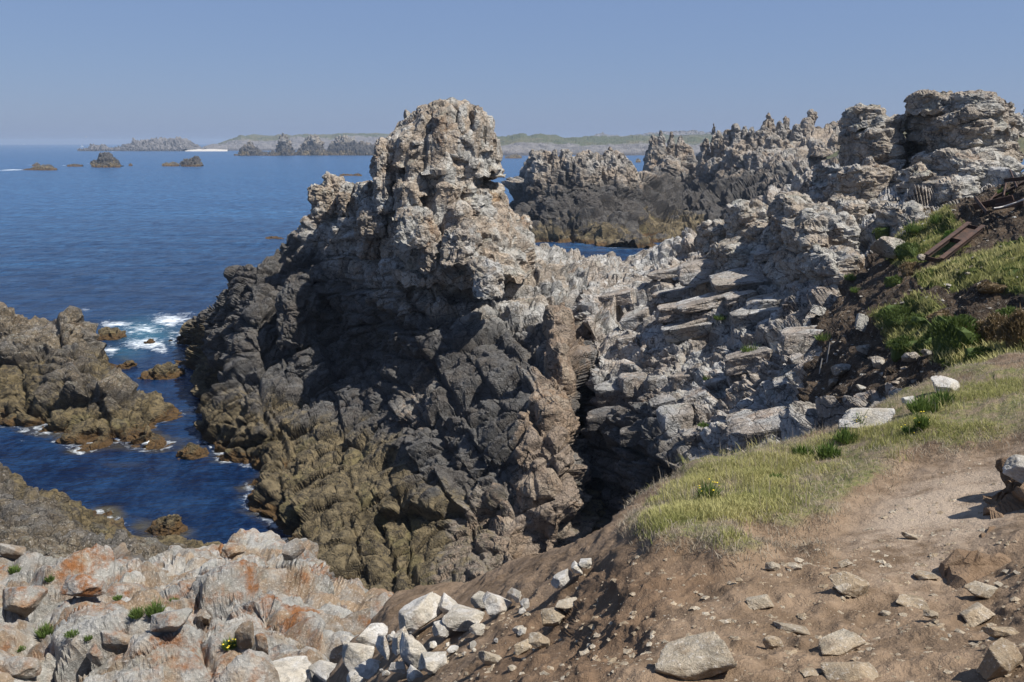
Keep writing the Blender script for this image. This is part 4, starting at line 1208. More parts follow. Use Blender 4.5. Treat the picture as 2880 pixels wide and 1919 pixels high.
# ------------------------------------------------------------------ sea
def build_sea():
    ang = np.concatenate([np.linspace(-180, -33, 30, endpoint=False), np.linspace(-33, 33, 330), np.linspace(33, 180, 31)[1:]])
    rr = np.concatenate([np.linspace(20, 36, 5, endpoint=False), np.geomspace(36, 240, 180, endpoint=False), np.geomspace(240, 2600, 80, endpoint=False), np.geomspace(2600, 9000, 24)])
    A, Rr = np.meshgrid(np.radians(ang), rr, indexing='ij')
    X = np.sin(A) * Rr
    Y = np.cos(A) * Rr
    G = np.stack([X, Y, np.zeros_like(X)], -1)
    P = G.reshape(-1, 3)
    amp = np.clip((P[:, 1] - 96) / 50, .12, 1) * np.clip((1200 - np.hypot(P[:, 0], P[:, 1])) / 900, 0, 1)
    hz = fbm(P * np.array([.07, .12, 1]), 3) * .16 + fbm(P * np.array([.35, .55, 1]) + 50, 3, 1) * .07
    G[:, :, 2] = (hz * amp).reshape(X.shape)
    me = mesh_grid('sea', G[::-1])
    P = G[::-1].reshape(-1, 3)
    px, py = to_px(P)
    front = P[:, 1] > 10
    foam = np.zeros(len(P), np.float32)

    def blob(cx, cy, rx, ry, s=1.):
        return s * np.exp(-(((px - cx) / rx) ** 2 + ((py - cy) / ry) ** 2)) * front
    for b in [(395, 925, 95, 26, .85), (480, 900, 70, 24, 1.05), (320, 912, 60, 14, .95), (410, 968, 90, 24, 1.0), (310, 985, 35, 18, 1.), (455, 985, 30, 12, .9), (240, 872, 26, 7, .7), (520, 882, 40, 14, .7), (360, 955, 30, 16, .6),
              (70, 1215, 40, 7, .8), (65, 1240, 16, 8, .7), (160, 1415, 28, 8, .8), (745, 1370, 22, 7, .5), (700, 1325, 16, 6, .5), (700, 1385, 14, 16, .5), (680, 1440, 30, 14, .36), (380, 1295, 60, 6, .35),
              (40, 478, 45, 2.0, 1.1), (0, 480, 60, 1.5, .9), (85, 464, 12, 1.5, .9), (180, 466, 10, 1.6, .9), (240, 466, 10, 1.5, .9), (285, 467, 22, 1.6, .7), (340, 467, 12, 1.5, .8), (375, 463, 6, 1.2, .8), (250, 461, 14, 1.2, .7),
              (1020, 494, 16, 1.6, .9), (770, 670, 22, 3, .8), (820, 600, 20, 3, .8), (835, 585, 16, 2.5, .6), (740, 443, 8, 1.2, .8), (318, 427, 10, 1.0, .9), (1800, 451, 8, 1.2, .8), (235, 428, 6, .8, .7), (1720, 697, 30, 4, .6), (640, 716, 10, 2, .6)]:
        foam = np.maximum(foam, blob(*b))
    sh = np.zeros(len(P), np.float32)
    for b in [(300, 1450, 70, 35, 1.1), (400, 1480, 60, 30, .9), (500, 1500, 90, 25, 1.), (360, 1310, 110, 18, .7), (540, 1262, 60, 20, 1.), (660, 1290, 40, 24, .7), (720, 1370, 50, 60, .55), (740, 1440, 45, 40, .7), (220, 1270, 60, 14, .8),
              (440, 1065, 60, 18, .3), (470, 1120, 30, 10, .5), (350, 1010, 30, 14, .7), (1750, 700, 90, 6, .7), (640, 1430, 40, 30, .3)]:
        sh = np.maximum(sh, blob(*b))
    # wash and shallows along every waterline
    cs = .4
    gx0, gy0, gn = -75., 36., 520
    grid = np.zeros((gn, gn), np.float32)
    for key in ('main', 'isle', 'lowrock', 'slab', 'ledge'):
        Q = MASS[key][0]
        k = np.nonzero(np.abs(Q[:, 2]) < .22)[0]
        i, j = ((Q[k, 0] - gx0) / cs).astype(int), ((Q[k, 1] - gy0) / cs).astype(int)
        ok = (i >= 0) & (j >= 0) & (i < gn) & (j < gn)
        grid[i[ok], j[ok]] = 1
    near = blur(blur(grid, 1, 0), 1, 1)
    wide = blur(blur(blur(blur(grid, 3, 0), 3, 1), 2, 0), 2, 1)
    i, j = ((P[:, 0] - gx0) / cs), ((P[:, 1] - gy0) / cs)
    ok = (i >= 1) & (j >= 1) & (i < gn - 2) & (j < gn - 2)
    i, j = np.where(ok, i, 1).astype(int), np.where(ok, j, 1).astype(int)
    foam = np.maximum(foam, np.clip(near[i, j] * 1.7, 0, 1) * .66 * ok)
    sh = np.maximum(sh, np.clip(wide[i, j] * 3.0, 0, 1) * .62 * ok)
    te = np.maximum(blob(410, 935, 80, 35), blob(350, 990, 60, 20, .5))
    calm = np.maximum(blob(450, 1075, 75, 62, 1.2), blob(480, 1140, 40, 40, 1.))
    calm = np.maximum(calm, np.clip((130 - P[:, 1]) / 30, 0, 1) * .15 * front)
    for nme, v in (('foam', foam), ('shallow', sh), ('teal', te), ('calm', np.clip(calm, 0, 1))):
        vattr(me, nme, v)
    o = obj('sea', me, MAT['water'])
    tag(o, kind='structure')


build_sea()

# ------------------------------------------------------------------ boulders


def boulder_mesh(name, seed, n=12, planes=12, soft=14., noise=.05, box=False):
    R1 = np.random.default_rng(seed)
    pts, faces = [], []
    idx = {}
    g = np.linspace(-1, 1, n + 1)
    for ax in range(3):
        for sg in (-1, 1):
            ids = np.zeros((n + 1, n + 1), int)
            for i in range(n + 1):
                for j in range(n + 1):
                    v = [0, 0, 0]
                    v[ax] = sg
                    v[(ax + 1) % 3] = g[i]
                    v[(ax + 2) % 3] = g[j]
                    k = tuple(np.round(v, 5))
                    if k not in idx:
                        idx[k] = len(pts)
                        pts.append(v)
                    ids[i, j] = idx[k]
            for i in range(n):
                for j in range(n):
                    q = [ids[i, j], ids[i + 1, j], ids[i + 1, j + 1], ids[i, j + 1]]
                    faces.append(q if sg > 0 else q[::-1])
    D = np.array(pts, float)
    D = np.tan(D * .72)
    D /= np.linalg.norm(D, axis=1, keepdims=True)
    nrm = R1.normal(size=(planes, 3))
    nrm /= np.linalg.norm(nrm, axis=1, keepdims=True)
    nrm = np.concatenate([nrm, np.array([[0, 0, 1], [0, 0, -1], [1, 0, 0], [-1, 0, 0], [0, 1, 0], [0, -1, 0]]) + R1.normal(0, .16 if box else .45, (6, 3))])
    nrm /= np.linalg.norm(nrm, axis=1, keepdims=True)
    ds = np.concatenate([R1.uniform(.85, 1.15, planes) if box else R1.uniform(.60, .95, planes), R1.uniform(.62, .8, 6) if box else R1.uniform(.7, 1.0, 6)])
    q = np.maximum(D @ nrm.T, 0) / ds[None]
    r = 1.0 / (q ** soft).sum(1) ** (1 / soft)
    V = D * r[:, None]
    V = V + D * (fbm(V * 1.8 + seed, 4) * noise + fbm(V * 6 + seed, 3, 1) * noise * .35)[:, None]
    V /= np.abs(V).max(0)
    return mesh_np(name, V, np.array(faces), False)


BM = {}


def bmesh_for(kind, k, n):
    key = (kind, k, n)
    if key not in BM:
        me = boulder_mesh('boulder', hash((k, n)) % 9999 + 3, n, [9, 12, 7, 14, 10, 8][k % 6], [34, 26, 44, 22, 38, 30][k % 6], .05, box=kind == 'slab')
        me.materials.append(MAT[kind])
        BM[key] = me
    return BM[key]


def put_boulder(px, py, wpx, hpx, d, k, kind='white', n=14, sink=.25, rz=0., tilt=0., depth=.85, name='boulder', parent=None):
    """centre pixel, size in photograph pixels, forward distance"""
    c = at(px, py, d)
    s = d / F
    sx, sz = wpx * s / 2, hpx * s / 2
    o = bpy.data.objects.new(name, bmesh_for(kind, k, n))
    COL.objects.link(o)
    o.location = Vector(c)
    o.rotation_euler = (R_U(-.12, .12), tilt, rz)
    o.scale = (sx, sx * depth, sz)
    if parent is not None:
        o.parent = parent
    return o


def R_U(a, b):
    return random.uniform(a, b)


# pale boulders tipped along the edge of the bluff: px, py, w, h, label
WB = [
    (1165, 1742, 156, 100, 'largest pale boulder, flat-topped, at the edge of the dirt bluff'),
    (1262, 1708, 70, 56, 'round cream boulder right of the largest pale boulder'),
    (1300, 1742, 110, 60, 'long pale boulder leaning in front of the round cream boulder'),
    (1352, 1690, 60, 46, 'pale boulder behind the long leaning one, above the gully'),
    (1398, 1698, 78, 56, 'grey-white block second from the right in the boulder row'),
    (1448, 1676, 42, 44, 'small pointed white stone at the right of the boulder row'),
    (1575, 1634, 70, 44, 'pale slab lying against the bluff edge under the turf'),
    (1622, 1600, 40, 28, 'small white stone above the pale slab by the turf'),
    (1645, 1584, 36, 26, 'topmost small white stone under the turf lip'),
    (1052, 1784, 108, 44, 'low flat white slab left of the largest boulder'),
    (1010, 1846, 88, 100, 'tall pale boulder with a tan side in the lower boulder heap'),
    (1080, 1828, 46, 84, 'upright white wedge stone in the lower heap'),
    (1122, 1812, 60, 80, 'grey upright stone right of the white wedge'),
    (1165, 1838, 88, 110, 'big rounded pale boulder in the middle of the lower heap'),
    (1220, 1864, 76, 56, 'cream block with shaded end beside the dirt'),
    (1040, 1880, 90, 40, 'flat tan stone at the foot of the tall boulder'),
    (800, 1898, 150, 60, 'wide pale slab at the bottom edge of the picture'),
    (925, 1892, 120, 56, 'pale slab at the bottom right of the wide slab'),
    (1010, 1908, 130, 40, 'smooth white slab cut by the bottom edge under the heap'),
    (1170, 1906, 56, 60, 'white stone at the bottom edge below the big rounded boulder'),
    (1250, 1768, 60, 44, 'small white block wedged under the long leaning boulder'),
    (1340, 1770, 46, 30, 'little white stone on the dirt below the row'),
    (985, 1806, 50, 40, 'small grey stone behind the tall pale boulder'),
    (1120, 1880, 50, 44, 'brownish stone between the rounded boulder and the flat tan stone'),
]
for i, (px, py, w_, h_, lab) in enumerate(WB):
    _, _, d = on('bluff' if px > 985 else 'ledge', px, min(py + h_ * .35, 1900))
    o = put_boulder(px, py, w_ * 1.2, h_ * 1.22, d - .05, i % 6, 'white', 16, rz=R_U(-.5, .5), tilt=R_U(-.3, .3))
    tag(o, lab, 'boulder', 'pale boulders along the edge of the dirt bluff')

R5 = np.random.default_rng(55)
REFS = [(1165, 1742, 'the largest pale boulder'), (1262, 1708, 'the round cream boulder'), (1300, 1742, 'the long leaning boulder'), (1398, 1698, 'the grey-white block'), (1448, 1676, 'the pointed white stone'),
        (1010, 1846, 'the tall boulder with a tan side'), (1080, 1828, 'the upright white wedge'), (1165, 1838, 'the big rounded boulder of the heap'), (1220, 1864, 'the cream block by the dirt'), (1052, 1784, 'the low flat white slab')]
used = set()
for i in range(90):
    px = float(R5.uniform(985, 1480))
    py = float(np.interp(px, [985, 1100, 1250, 1400, 1480], [1850, 1800, 1765, 1720, 1700]) + R5.uniform(-30, 95))
    w_ = float(R5.uniform(16, 46))
    ref = min(REFS, key=lambda r: (r[0] - px) ** 2 + (r[1] - py) ** 2)
    dx, dy = px - ref[0], py - ref[1]
    side = ('right of' if dx > 0 else 'left of') if abs(dx) > abs(dy) * 1.2 else ('below' if dy > 0 else 'behind')
    lab = '%s pale stone just %s %s' % ('smaller' if w_ < 30 else 'fist-sized', side, ref[2])
    if lab in used or len(used) > 32:
        continue
    used.add(lab)
    _, _, d = on('bluff', px, min(py, 1905))
    o = put_boulder(px, py, w_, w_ * float(R5.uniform(.55, .9)), d, i % 6, 'white', 10, rz=float(R5.uniform(0, 3)), tilt=float(R5.uniform(-.4, .4)), name='stone')
    tag(o, lab, 'stone', 'small stones of the pale boulder spill')

# stones in and on the trodden earth
FS = [
    (1955, 1858, 250, 130, 'largest flat boulder half buried at the bottom of the path'),
    (1895, 1912, 110, 40, 'smooth stone cut by the bottom edge below the largest flat boulder'),
    (2400, 1895, 190, 80, 'long angular rock at the bottom edge right of the largest flat boulder'),
    (2405, 1652, 120, 90, 'broad tan rock with a pointed top, in the middle of the path'),
    (2135, 1694, 90, 50, 'tilted grey-brown stone left of the pointed tan rock'),
    (2225, 1765, 100, 36, 'long narrow stone slanting down the dirt'),
    (2360, 1815, 150, 60, 'flat slab sunk in the dirt above the bottom angular rock'),
    (2170, 1805, 70, 56, 'brown lump of stone left of the sunk flat slab'),
    (2175, 1595, 48, 38, 'white-topped stone under the turf lip, shadow below'),
    (2240, 1596, 46, 22, 'low crumbled stone right of the white-topped stone'),
    (2376, 1584, 48, 24, 'small cream brick-like stone on the upper path'),
    (2558, 1506, 42, 24, 'single rounded stone in the middle of the bare path'),
    (2565, 1696, 100, 30, 'flat buried stone right of the pointed tan rock'),
    (2490, 1725, 40, 26, 'small dark stone below the buried flat stone'),
    (2620, 1728, 46, 30, 'round brown stone near the right bank'),
    (2775, 1665, 96, 64, 'pale block lying on the bank at the right edge'),
    (2745, 1728, 110, 70, 'grey-brown block propped under the pale block'),
    (2815, 1775, 90, 50, 'light stone wedged in the right bank'),
    (2815, 1860, 130, 130, 'big white-stained boulder at the bottom right corner'),
    (2600, 1618, 80, 26, 'thin slab of stone at the edge of the bare path'),
    (1560, 1735, 84, 76, 'rounded grey stone sticking out of the dark bank'),
    (1522, 1808, 76, 50, 'tan block at the foot of the dark bank'),
    (1470, 1820, 60, 60, 'brown angular stone left of the tan block'),
    (1380, 1850, 70, 60, 'half buried tan stone below the boulder row'),
    (1600, 1700, 90, 26, 'thin slab jutting from the dark bank'),
    (1440, 1880, 40, 30, 'small dark stone at the foot of the bank'),
    (2080, 1512 + 120, 26, 16, 'pebble-sized white stone near the turf lip'),
    (2230, 1682, 30, 26, 'little cube-shaped stone in the dirt'),
    (2040, 1748, 40, 14, 'flat dark stone chip left of the long narrow stone'),
]
for i, (px, py, w_, h_, lab) in enumerate(FS):
    _, _, d = on('bluff', px, min(py + h_ * .30, 1900))
    o = put_boulder(px, py + h_ * .04, w_ * 1.05, h_ * 1.0, d + .04, (i + 2) % 6, 'field', 18, rz=R_U(-.5, .5), tilt=R_U(-.2, .2), depth=.8, name='stone')
    tag(o, lab, 'stone', 'stones in the trodden earth')
# overhanging smooth boulder on its earth pedestal at the right edge
o = put_boulder(2905, 1322, 185, 92, 4.9, 3, 'white', 24, tilt=.12, depth=.75, name='boulder')
tag(o, 'smooth grey-white boulder overhanging the path at the right edge', 'boulder')
rows = [(1990, 2690, 3080, 3.15, .5), (1900, 2735, 3080, 3.3, .5), (1780, 2780, 3080, 3.6, .5), (1640, 2845, 3090, 4.1, .5), (1500, 2868, 3080, 4.6, .5), (1400, 2858, 3060, 4.9, .42), (1355, 2850, 3040, 4.95, .38), (1340, 2870, 3020, 4.95, .2)]
o = body('earth_bank', rows, 'soil', None, 130, 150, .8, [((.5, .4, .4), .06, 1, .1, .03, 0)], R_main, 77, .03, .25, warp=.06, ws=.5)
for nm in ('turf', 'path'):
    vattr(o.data, nm, np.zeros(len(o.data.vertices)))
vattr(o.data, 'bank', np.full(len(o.data.vertices), .55))
tag(o, kind='structure')

# blocks lying loose on the ledge and the slabs
LB = [
    (62, 1688, 135, 110, 'ledge', 'big tan-faced boulder perched on the pale ledge at the left edge'),
    (35, 1550, 80, 60, 'ledge', 'tan block at the back of the ledge, left edge'),
    (825, 1550, 70, 56, 'ledge', 'round cream boulder on the far rim of the ledge'),
    (655, 1545, 80, 40, 'ledge', 'smooth white hump on the far rim of the ledge'),
    (240, 1650, 130, 80, 'ledge', 'rust-brown cube behind the big perched boulder'),
    (575, 1740, 50, 40, 'ledge', 'white angular stone in the middle of the ledge'),
    (480, 1745, 120, 70, 'ledge', 'lichen-grey boulder lying across ledge joints'),
    (330, 1800, 100, 80, 'ledge', 'squat tan boulder in the lower ledge'),
    (690, 1795, 60, 110, 'ledge', 'upright brown splinter standing on the ledge'),
    (735, 1810, 50, 100, 'ledge', 'second upright splinter right of the first'),
    (60, 1880, 120, 80, 'ledge', 'pale block at the bottom left corner'),
    (270, 1850, 60, 70, 'ledge', 'dark-sided stone below the squat tan boulder'),
    (470, 1472, 116, 48, 'sea', 'ochre boulder standing in the pool below the ledge'),
    (540, 1268, 100, 34, 'sea', 'ochre boulder barely awash under the islet tip'),
    (350, 1025, 60, 22, 'sea', 'red-brown rock awash in the channel'),
    (310, 938, 100, 34, 'sea', 'purple-brown reef rock in the foam of the channel'),
    (455, 1040, 120, 50, 'sea', 'broad ochre rock against the headland in the channel'),
    (420, 960, 30, 14, 'sea', 'small rock in the surf of the channel'),
]
for i, (px, py, w_, h_, key, lab) in enumerate(LB):
    if key == 'sea':
        d = sea_d(py + h_ * .35)
        wm = w_ / F * d
        pk = R_U(.3, .7)
        rr_ = [(py + h_ * .9, px - w_ * .56, px + w_ * .56, d, wm * .5), (py + h_ * .45, px - w_ * .52, px + w_ * .5, d, wm * .46), (py + h_ * .1, px - w_ * .40, px + w_ * .40, d, wm * .36),
               (py - h_ * .25, px + w_ * (pk - .5) - w_ * .22, px + w_ * (pk - .5) + w_ * .24, d, wm * .24), (py - h_ * .5, px + w_ * (pk - .5) - w_ * .06, px + w_ * (pk - .5) + w_ * .06, d, wm * .06)]
        o = body('rock', rr_, 'islet', None, 70, 50, .85, [((wm * .4, wm * .33, wm * .2), wm * .05, 1.4, .09, wm * .03, 2), ((wm * .15, wm * .12, wm * .1), wm * .018, 1.6, .10, wm * .012, 1)], R_main, 900 + i, .03, .6, warp=wm * .06, ws=wm * .3)
        tag(o, lab, 'rock')
    else:
        _, _, d = on(key, px, py + h_ * .4)
        o = put_boulder(px, py, w_ * 1.05, h_ * 1.1, d + .1, i % 6, 'ledge', 18, rz=R_U(-.5, .5), tilt=R_U(-.15, .15), depth=.8)
        tag(o, lab, 'boulder')

# jointed blocks of the slab slope: parts of the slope
R1 = np.random.default_rng(21)
SB = []
for (px, py, w_, h_) in [(1925, 870, 120, 46), (1960, 905, 110, 44), (2120, 890, 90, 50), (2190, 905, 90, 50), (1930, 925, 130, 56), (2050, 975, 70, 56), (2180, 970, 80, 64), (2260, 955, 100, 50), (2010, 1000, 60, 50),
                         (2100, 1010, 110, 60), (2140, 1050, 120, 64), (1850, 1080, 80, 60), (1925, 1075, 50, 70), (1975, 1070, 70, 60), (2030, 1075, 70, 54), (2080, 1180, 120, 60), (2150, 1200, 160, 60), (1960, 1125, 46, 50),
                         (1860, 1135, 70, 50), (1950, 1230, 90, 80), (1900, 1180, 80, 60), (2060, 1110, 130, 60), (1780, 1080, 90, 60), (1720, 1105, 90, 60), (1830, 1180, 90, 70), (2010, 1300, 170, 60), (2150, 1270, 200, 60),
                         (1990, 850, 130, 40), (2080, 835, 110, 40), (2170, 850, 90, 40), (1900, 830, 110, 40), (2100, 790, 120, 50), (1880, 770, 100, 40), (1980, 760, 110, 50), (1790, 900, 80, 60), (1760, 960, 70, 60),
                         (1700, 900, 60, 50), (1740, 840, 90, 60), (1830, 960, 80, 40), (1820, 880, 70, 40), (2240, 1010, 60, 40), (2220, 1080, 70, 50), (2310, 1045, 60, 34), (2160, 720, 80, 40), (2060, 720, 80, 40), (1700, 1180, 90, 60),
                         (1790, 1220, 90, 60), (1690, 1000, 80, 50), (1850, 1020, 70, 40), (1760, 1020, 70, 40), (2230, 860, 70, 40)]:
    if R1.random() < .35:
        continue
    q, n_, d = on('slab', px, py + h_ * .3)
    k_ = float(R1.uniform(.7, 1.5))
    o = put_boulder(px, py, w_ * k_ * float(R1.uniform(.9, 1.5)), h_ * k_ * .95, d + .75, int(R1.integers(6)), 'slab', 14, rz=float(R1.uniform(-.35, .1)), tilt=float(R1.uniform(-.30, -.12)), depth=.9, name='block', parent=slab_o)
    SB.append(o)

# single boulders on the hillside
for i, (px, py, w_, h_, lab) in enumerate([
    (2500, 698, 112, 72, 'pale angular boulder resting at the foot of the outcrop'),
    (2422, 905, 44, 54, 'grey upright stone standing in the scree'),
    (2360, 1038, 70, 30, 'pale slab tipped on the dark scree'),
    (2470, 1020, 44, 34, 'triangular pale stone on the scree left of the cushions'),
    (2432, 985, 50, 30, 'flat whitish stone above the triangular stone'),
    (2565, 1005, 60, 30, 'tan stone below the green cushions'),
    (2605, 992, 36, 24, 'small round tan stone beside the cushions'),
    (2440, 1168, 170, 50, 'long white slab showing at the turf edge'),
    (2380, 1190, 80, 30, 'low white slab left of the long slab'),
    (2660, 1085, 90, 44, 'pale slab standing on the turf rim behind the samphire'),
    (2555, 1130, 40, 30, 'small grey block among the samphire'),
    (2595, 725, 30, 22, 'whitish stone by the lower end of the rusty frame'),
    (2420, 1090, 30, 18, 'small white stone low on the dark scree'),
    (2300, 870, 50, 26, 'grey stone at the top of the scree'),
    (2340, 1075, 36, 22, 'white chip of rock at the lower scree')]):
    _, _, d = on('slab', px, py + h_ * .3)
    if py > 1080 and px > 2370:
        _, _, d = on('bluff', px, py + h_ * .4)
    o = put_boulder(px, py, w_, h_ * 1.1, d + .05, (i + 1) % 6, 'white' if py > 1080 and px > 2370 else 'outcrop', 12, rz=R_U(-.4, .4), tilt=R_U(-.25, .1), name='stone')
    tag(o, lab, 'stone')


# ------------------------------------------------------------------ scattered small stones (uncountable)
def scatter_stones(name, key, count, poly, smin, smax, mat, seed, label, cat):
    Q, n, X, Y, nv = MASS[key]
    R1 = np.random.default_rng(seed)
    c = np.nonzero(inside(X, Y, poly) & (Q[:, 1] < 90))[0]
    if len(c) == 0:
        return
    wgt = Q[c, 1] ** 1.0
    pick = R1.choice(c, count, p=wgt / wgt.sum())
    # low octahedral-ish chips, 14 faces
    base = []
    for k in range(8):
        D = np.array([[1, 0, 0], [-1, 0, 0], [0, 1, 0], [0, -1, 0], [0, 0, 1], [0, 0, -1], [.7, .7, .5], [-.7, .7, .4], [.7, -.7, .4], [-.7, -.7, .5]]) * R1.uniform(.6, 1.1, (10, 1))
        base.append(D)
    F8 = np.array([[0, 6, 4], [6, 2, 4], [2, 7, 4], [7, 1, 4], [1, 9, 4], [9, 3, 4], [3, 8, 4], [8, 0, 4], [0, 5, 6], [6, 5, 2], [2, 5, 7], [7, 5, 1], [1, 5, 9], [9, 5, 3], [3, 5, 8], [8, 5, 0]])
    Vs, Fs = [], []
    s = smin * (smax / smin) ** (R1.random(count) ** 2.6)
    for i, p in enumerate(pick):
        a = R1.uniform(0, 6.28)
        B = base[i % 8] * s[i] * np.array([1, R1.uniform(.6, 1), R1.uniform(.4, .8)])
        ca, sa = math.cos(a), math.sin(a)
        B = B @ np.array([[ca, -sa, 0], [sa, ca, 0], [0, 0, 1]])
        Vs.append(B + Q[p] - n[p] * s[i] * .12)
        Fs.append(F8 + 10 * i)
    me = mesh_np(name, np.concatenate(Vs), np.concatenate(Fs), False)
    o = obj(name, me, MAT[mat])
    tag(o, label, cat, kind='stuff')


scatter_stones('scree_stones', 'slab', 2200, SOIL, .02, .16, 'outcrop', 5, 'small pale stones strewn over the dark scree slope', 'scree')
scatter_stones('dirt_pebbles', 'bluff', 5000, [(1000, 2100), (1150, 1800), (1500, 1640), (1780, 1560), (2100, 1600), (2400, 1500), (2700, 1290), (5000, 1130), (5000, 2100)], .003, .036, 'field', 6, 'pebbles and crumbs of stone on the trodden earth', 'pebbles')


# ------------------------------------------------------------------ grass and plants
def blades(P, Ndir, h, wdt, R1, lean=.5, segs=2):
    """tapered bent blades; returns verts, faces (tris)"""
    n = len(P)
    a = R1.uniform(0, 6.283, n)
    side = np.stack([np.cos(a), np.sin(a), np.zeros(n)], -1)
    b = R1.uniform(0, 6.283, n)
    ln = np.stack([np.cos(b), np.sin(b), np.zeros(n)], -1) * (R1.random(n) * lean)[:, None]
    up = Ndir * .5 + np.array([0, 0, .5])
    up /= np.linalg.norm(up, axis=1, keepdims=True)
    w2 = (wdt / 2)[:, None]
    hh = h[:, None]
    v0 = P - side * w2
    v1 = P + side * w2
    m = P + up * hh * .55 + ln * hh * .28
    v2 = m - side * w2 * .7
    v3 = m + side * w2 * .7
    v4 = P + up * hh + ln * hh
    V = np.stack([v0, v1, v2, v3, v4], 1).reshape(-1, 3)
    k = np.arange(n)[:, None, None] * 5
    Fc = (np.array([[0, 1, 3], [0, 3, 2], [2, 3, 4]])[None] + k).reshape(-1, 3)
    return V, Fc


def grass(name, pick_p, pick_n, hrange, wrange, mat, seed, label, lean=.7, tintf=None):
    R1 = np.random.default_rng(seed)
    n = len(pick_p)
    P = pick_p + R1.normal(0, .015, (n, 3)) * np.array([1, 1, 0])
    h = R1.uniform(*hrange, n)
    V, Fc = blades(P, pick_n, h, R1.uniform(*wrange, n), R1, lean)
    me = mesh_np(name, V, Fc, False)
    t = R1.random(n) if tintf is None else np.clip(tintf(P) + R1.normal(0, .18, n), 0, 1)
    vattr(me, 'tint', np.repeat(t, 5))
    o = obj(name, me, MAT[mat])
    tag(o, label, 'grass', kind='stuff')
    return o


def sample(key, mask, count, seed, jitter=True):
    Q, n, X, Y, nv = MASS[key]
    R1 = np.random.default_rng(seed)
    wt = np.maximum(mask, 0) * np.maximum(Q[:, 1], .1) ** 1.2
    wt = np.maximum(wt, 0)
    p = R1.choice(len(Q), count, p=wt / wt.sum())
    nu_ = len(Q) // nv
    i, j = p // nv, p % nv
    i2 = np.minimum(i + 1, nu_ - 1)
    j2 = np.minimum(j + 1, nv - 1)
    a, b = R1.random(count)[:, None], R1.random(count)[:, None]
    A = Q.reshape(nu_, nv, 3)
    P = A[i, j] * (1 - a) * (1 - b) + A[i2, j] * a * (1 - b) + A[i, j2] * (1 - a) * b + A[i2, j2] * a * b
    return P, n[p]


Qb = MASS['bluff'][0]
far_r = np.clip((MASS['bluff'][2] - 2420) / 250, 0, 1)
patch = np.clip(fbm(Qb / .6 + 5, 5, 1) * 2.4 + .38 - .30 * far_r, 0, 1)
bx, by = MASS['bluff'][2], MASS['bluff'][3]
lz = np.maximum(inside(bx, by, [(1770, 1520), (1850, 1390), (2000, 1320), (2180, 1290), (2230, 1390), (2120, 1480), (2000, 1560), (1800, 1575)]) * 1.,
                inside(bx, by, [(2120, 1300), (2450, 1215), (2600, 1130), (2900, 1070), (2900, 1190), (2700, 1225), (2500, 1265), (2300, 1325)]) * 1.)
nb = MASS['bluff'][4]
lz = blur(blur(lz.reshape(-1, nb), 8, 0), 8, 1).ravel()
lush = BL_GRASS * patch * (.12 + .88 * lz)
P, n = sample('bluff', np.maximum(lush - .12, 0) ** 1.2, 62000, 1)
grass('turf_grass', P, n, (.012, .050), (.003, .006), 'grass', 1, 'green and straw-coloured turf along the edge of the path', 1.0, tintf=lambda P: fbm(P / .8, 3, 3) * .45 + .42)
edge = BL_GRASS * (1 - BL_GRASS) * 4 * (.5 + .5 * (fbm(Qb / .5, 3) > 0))
P, n = sample('bluff', np.clip(edge, 0, 1) ** 1.5 + .45 * BL_GRASS * (1 - lz * patch), 34000, 2)
grass('dry_grass', P, n, (.012, .045), (.003, .006), 'dry_grass', 2, 'dead straw and roots fraying along the turf lip', 1.6)
R9 = np.random.default_rng(77)
tp_, tn_ = sample('bluff', np.maximum(BL_GRASS - .3, 0) * (.3 + lz), 70, 8)
k = np.repeat(np.arange(70), 45)
grass('tussock_grass', tp_[k] + R9.normal(0, .05, (len(k), 3)) * np.array([1, 1, 0]), tn_[k], (.04, .10), (.003, .006), 'grass', 12, 'taller uneven tussocks standing out of the turf', 1.1, tintf=lambda P: fbm(P / .5, 3, 2) * .5 + .55)
k = np.repeat(np.arange(70), 10)
grass('seed_stalks', tp_[k] + R9.normal(0, .10, (len(k), 3)) * np.array([1, 1, 0]), tn_[k], (.09, .19), (.003, .005), 'dry_grass', 13, 'bleached seed stalks in the turf', .4)
Qs = MASS['slab'][0]
P, n = sample('slab', np.maximum(tf * np.clip(fbm(Qs / 1.6, 4, 2) * 1.4 + .55, 0, 1) - .1, 0), 28000, 3)
grass('hillside_turf', P, n, (.06, .20), (.015, .035), 'grass', 3, 'mossy turf patches on the hillside at the right', .9, tintf=lambda P: fbm(P / 1.5, 3, 3) * .45 + .5)


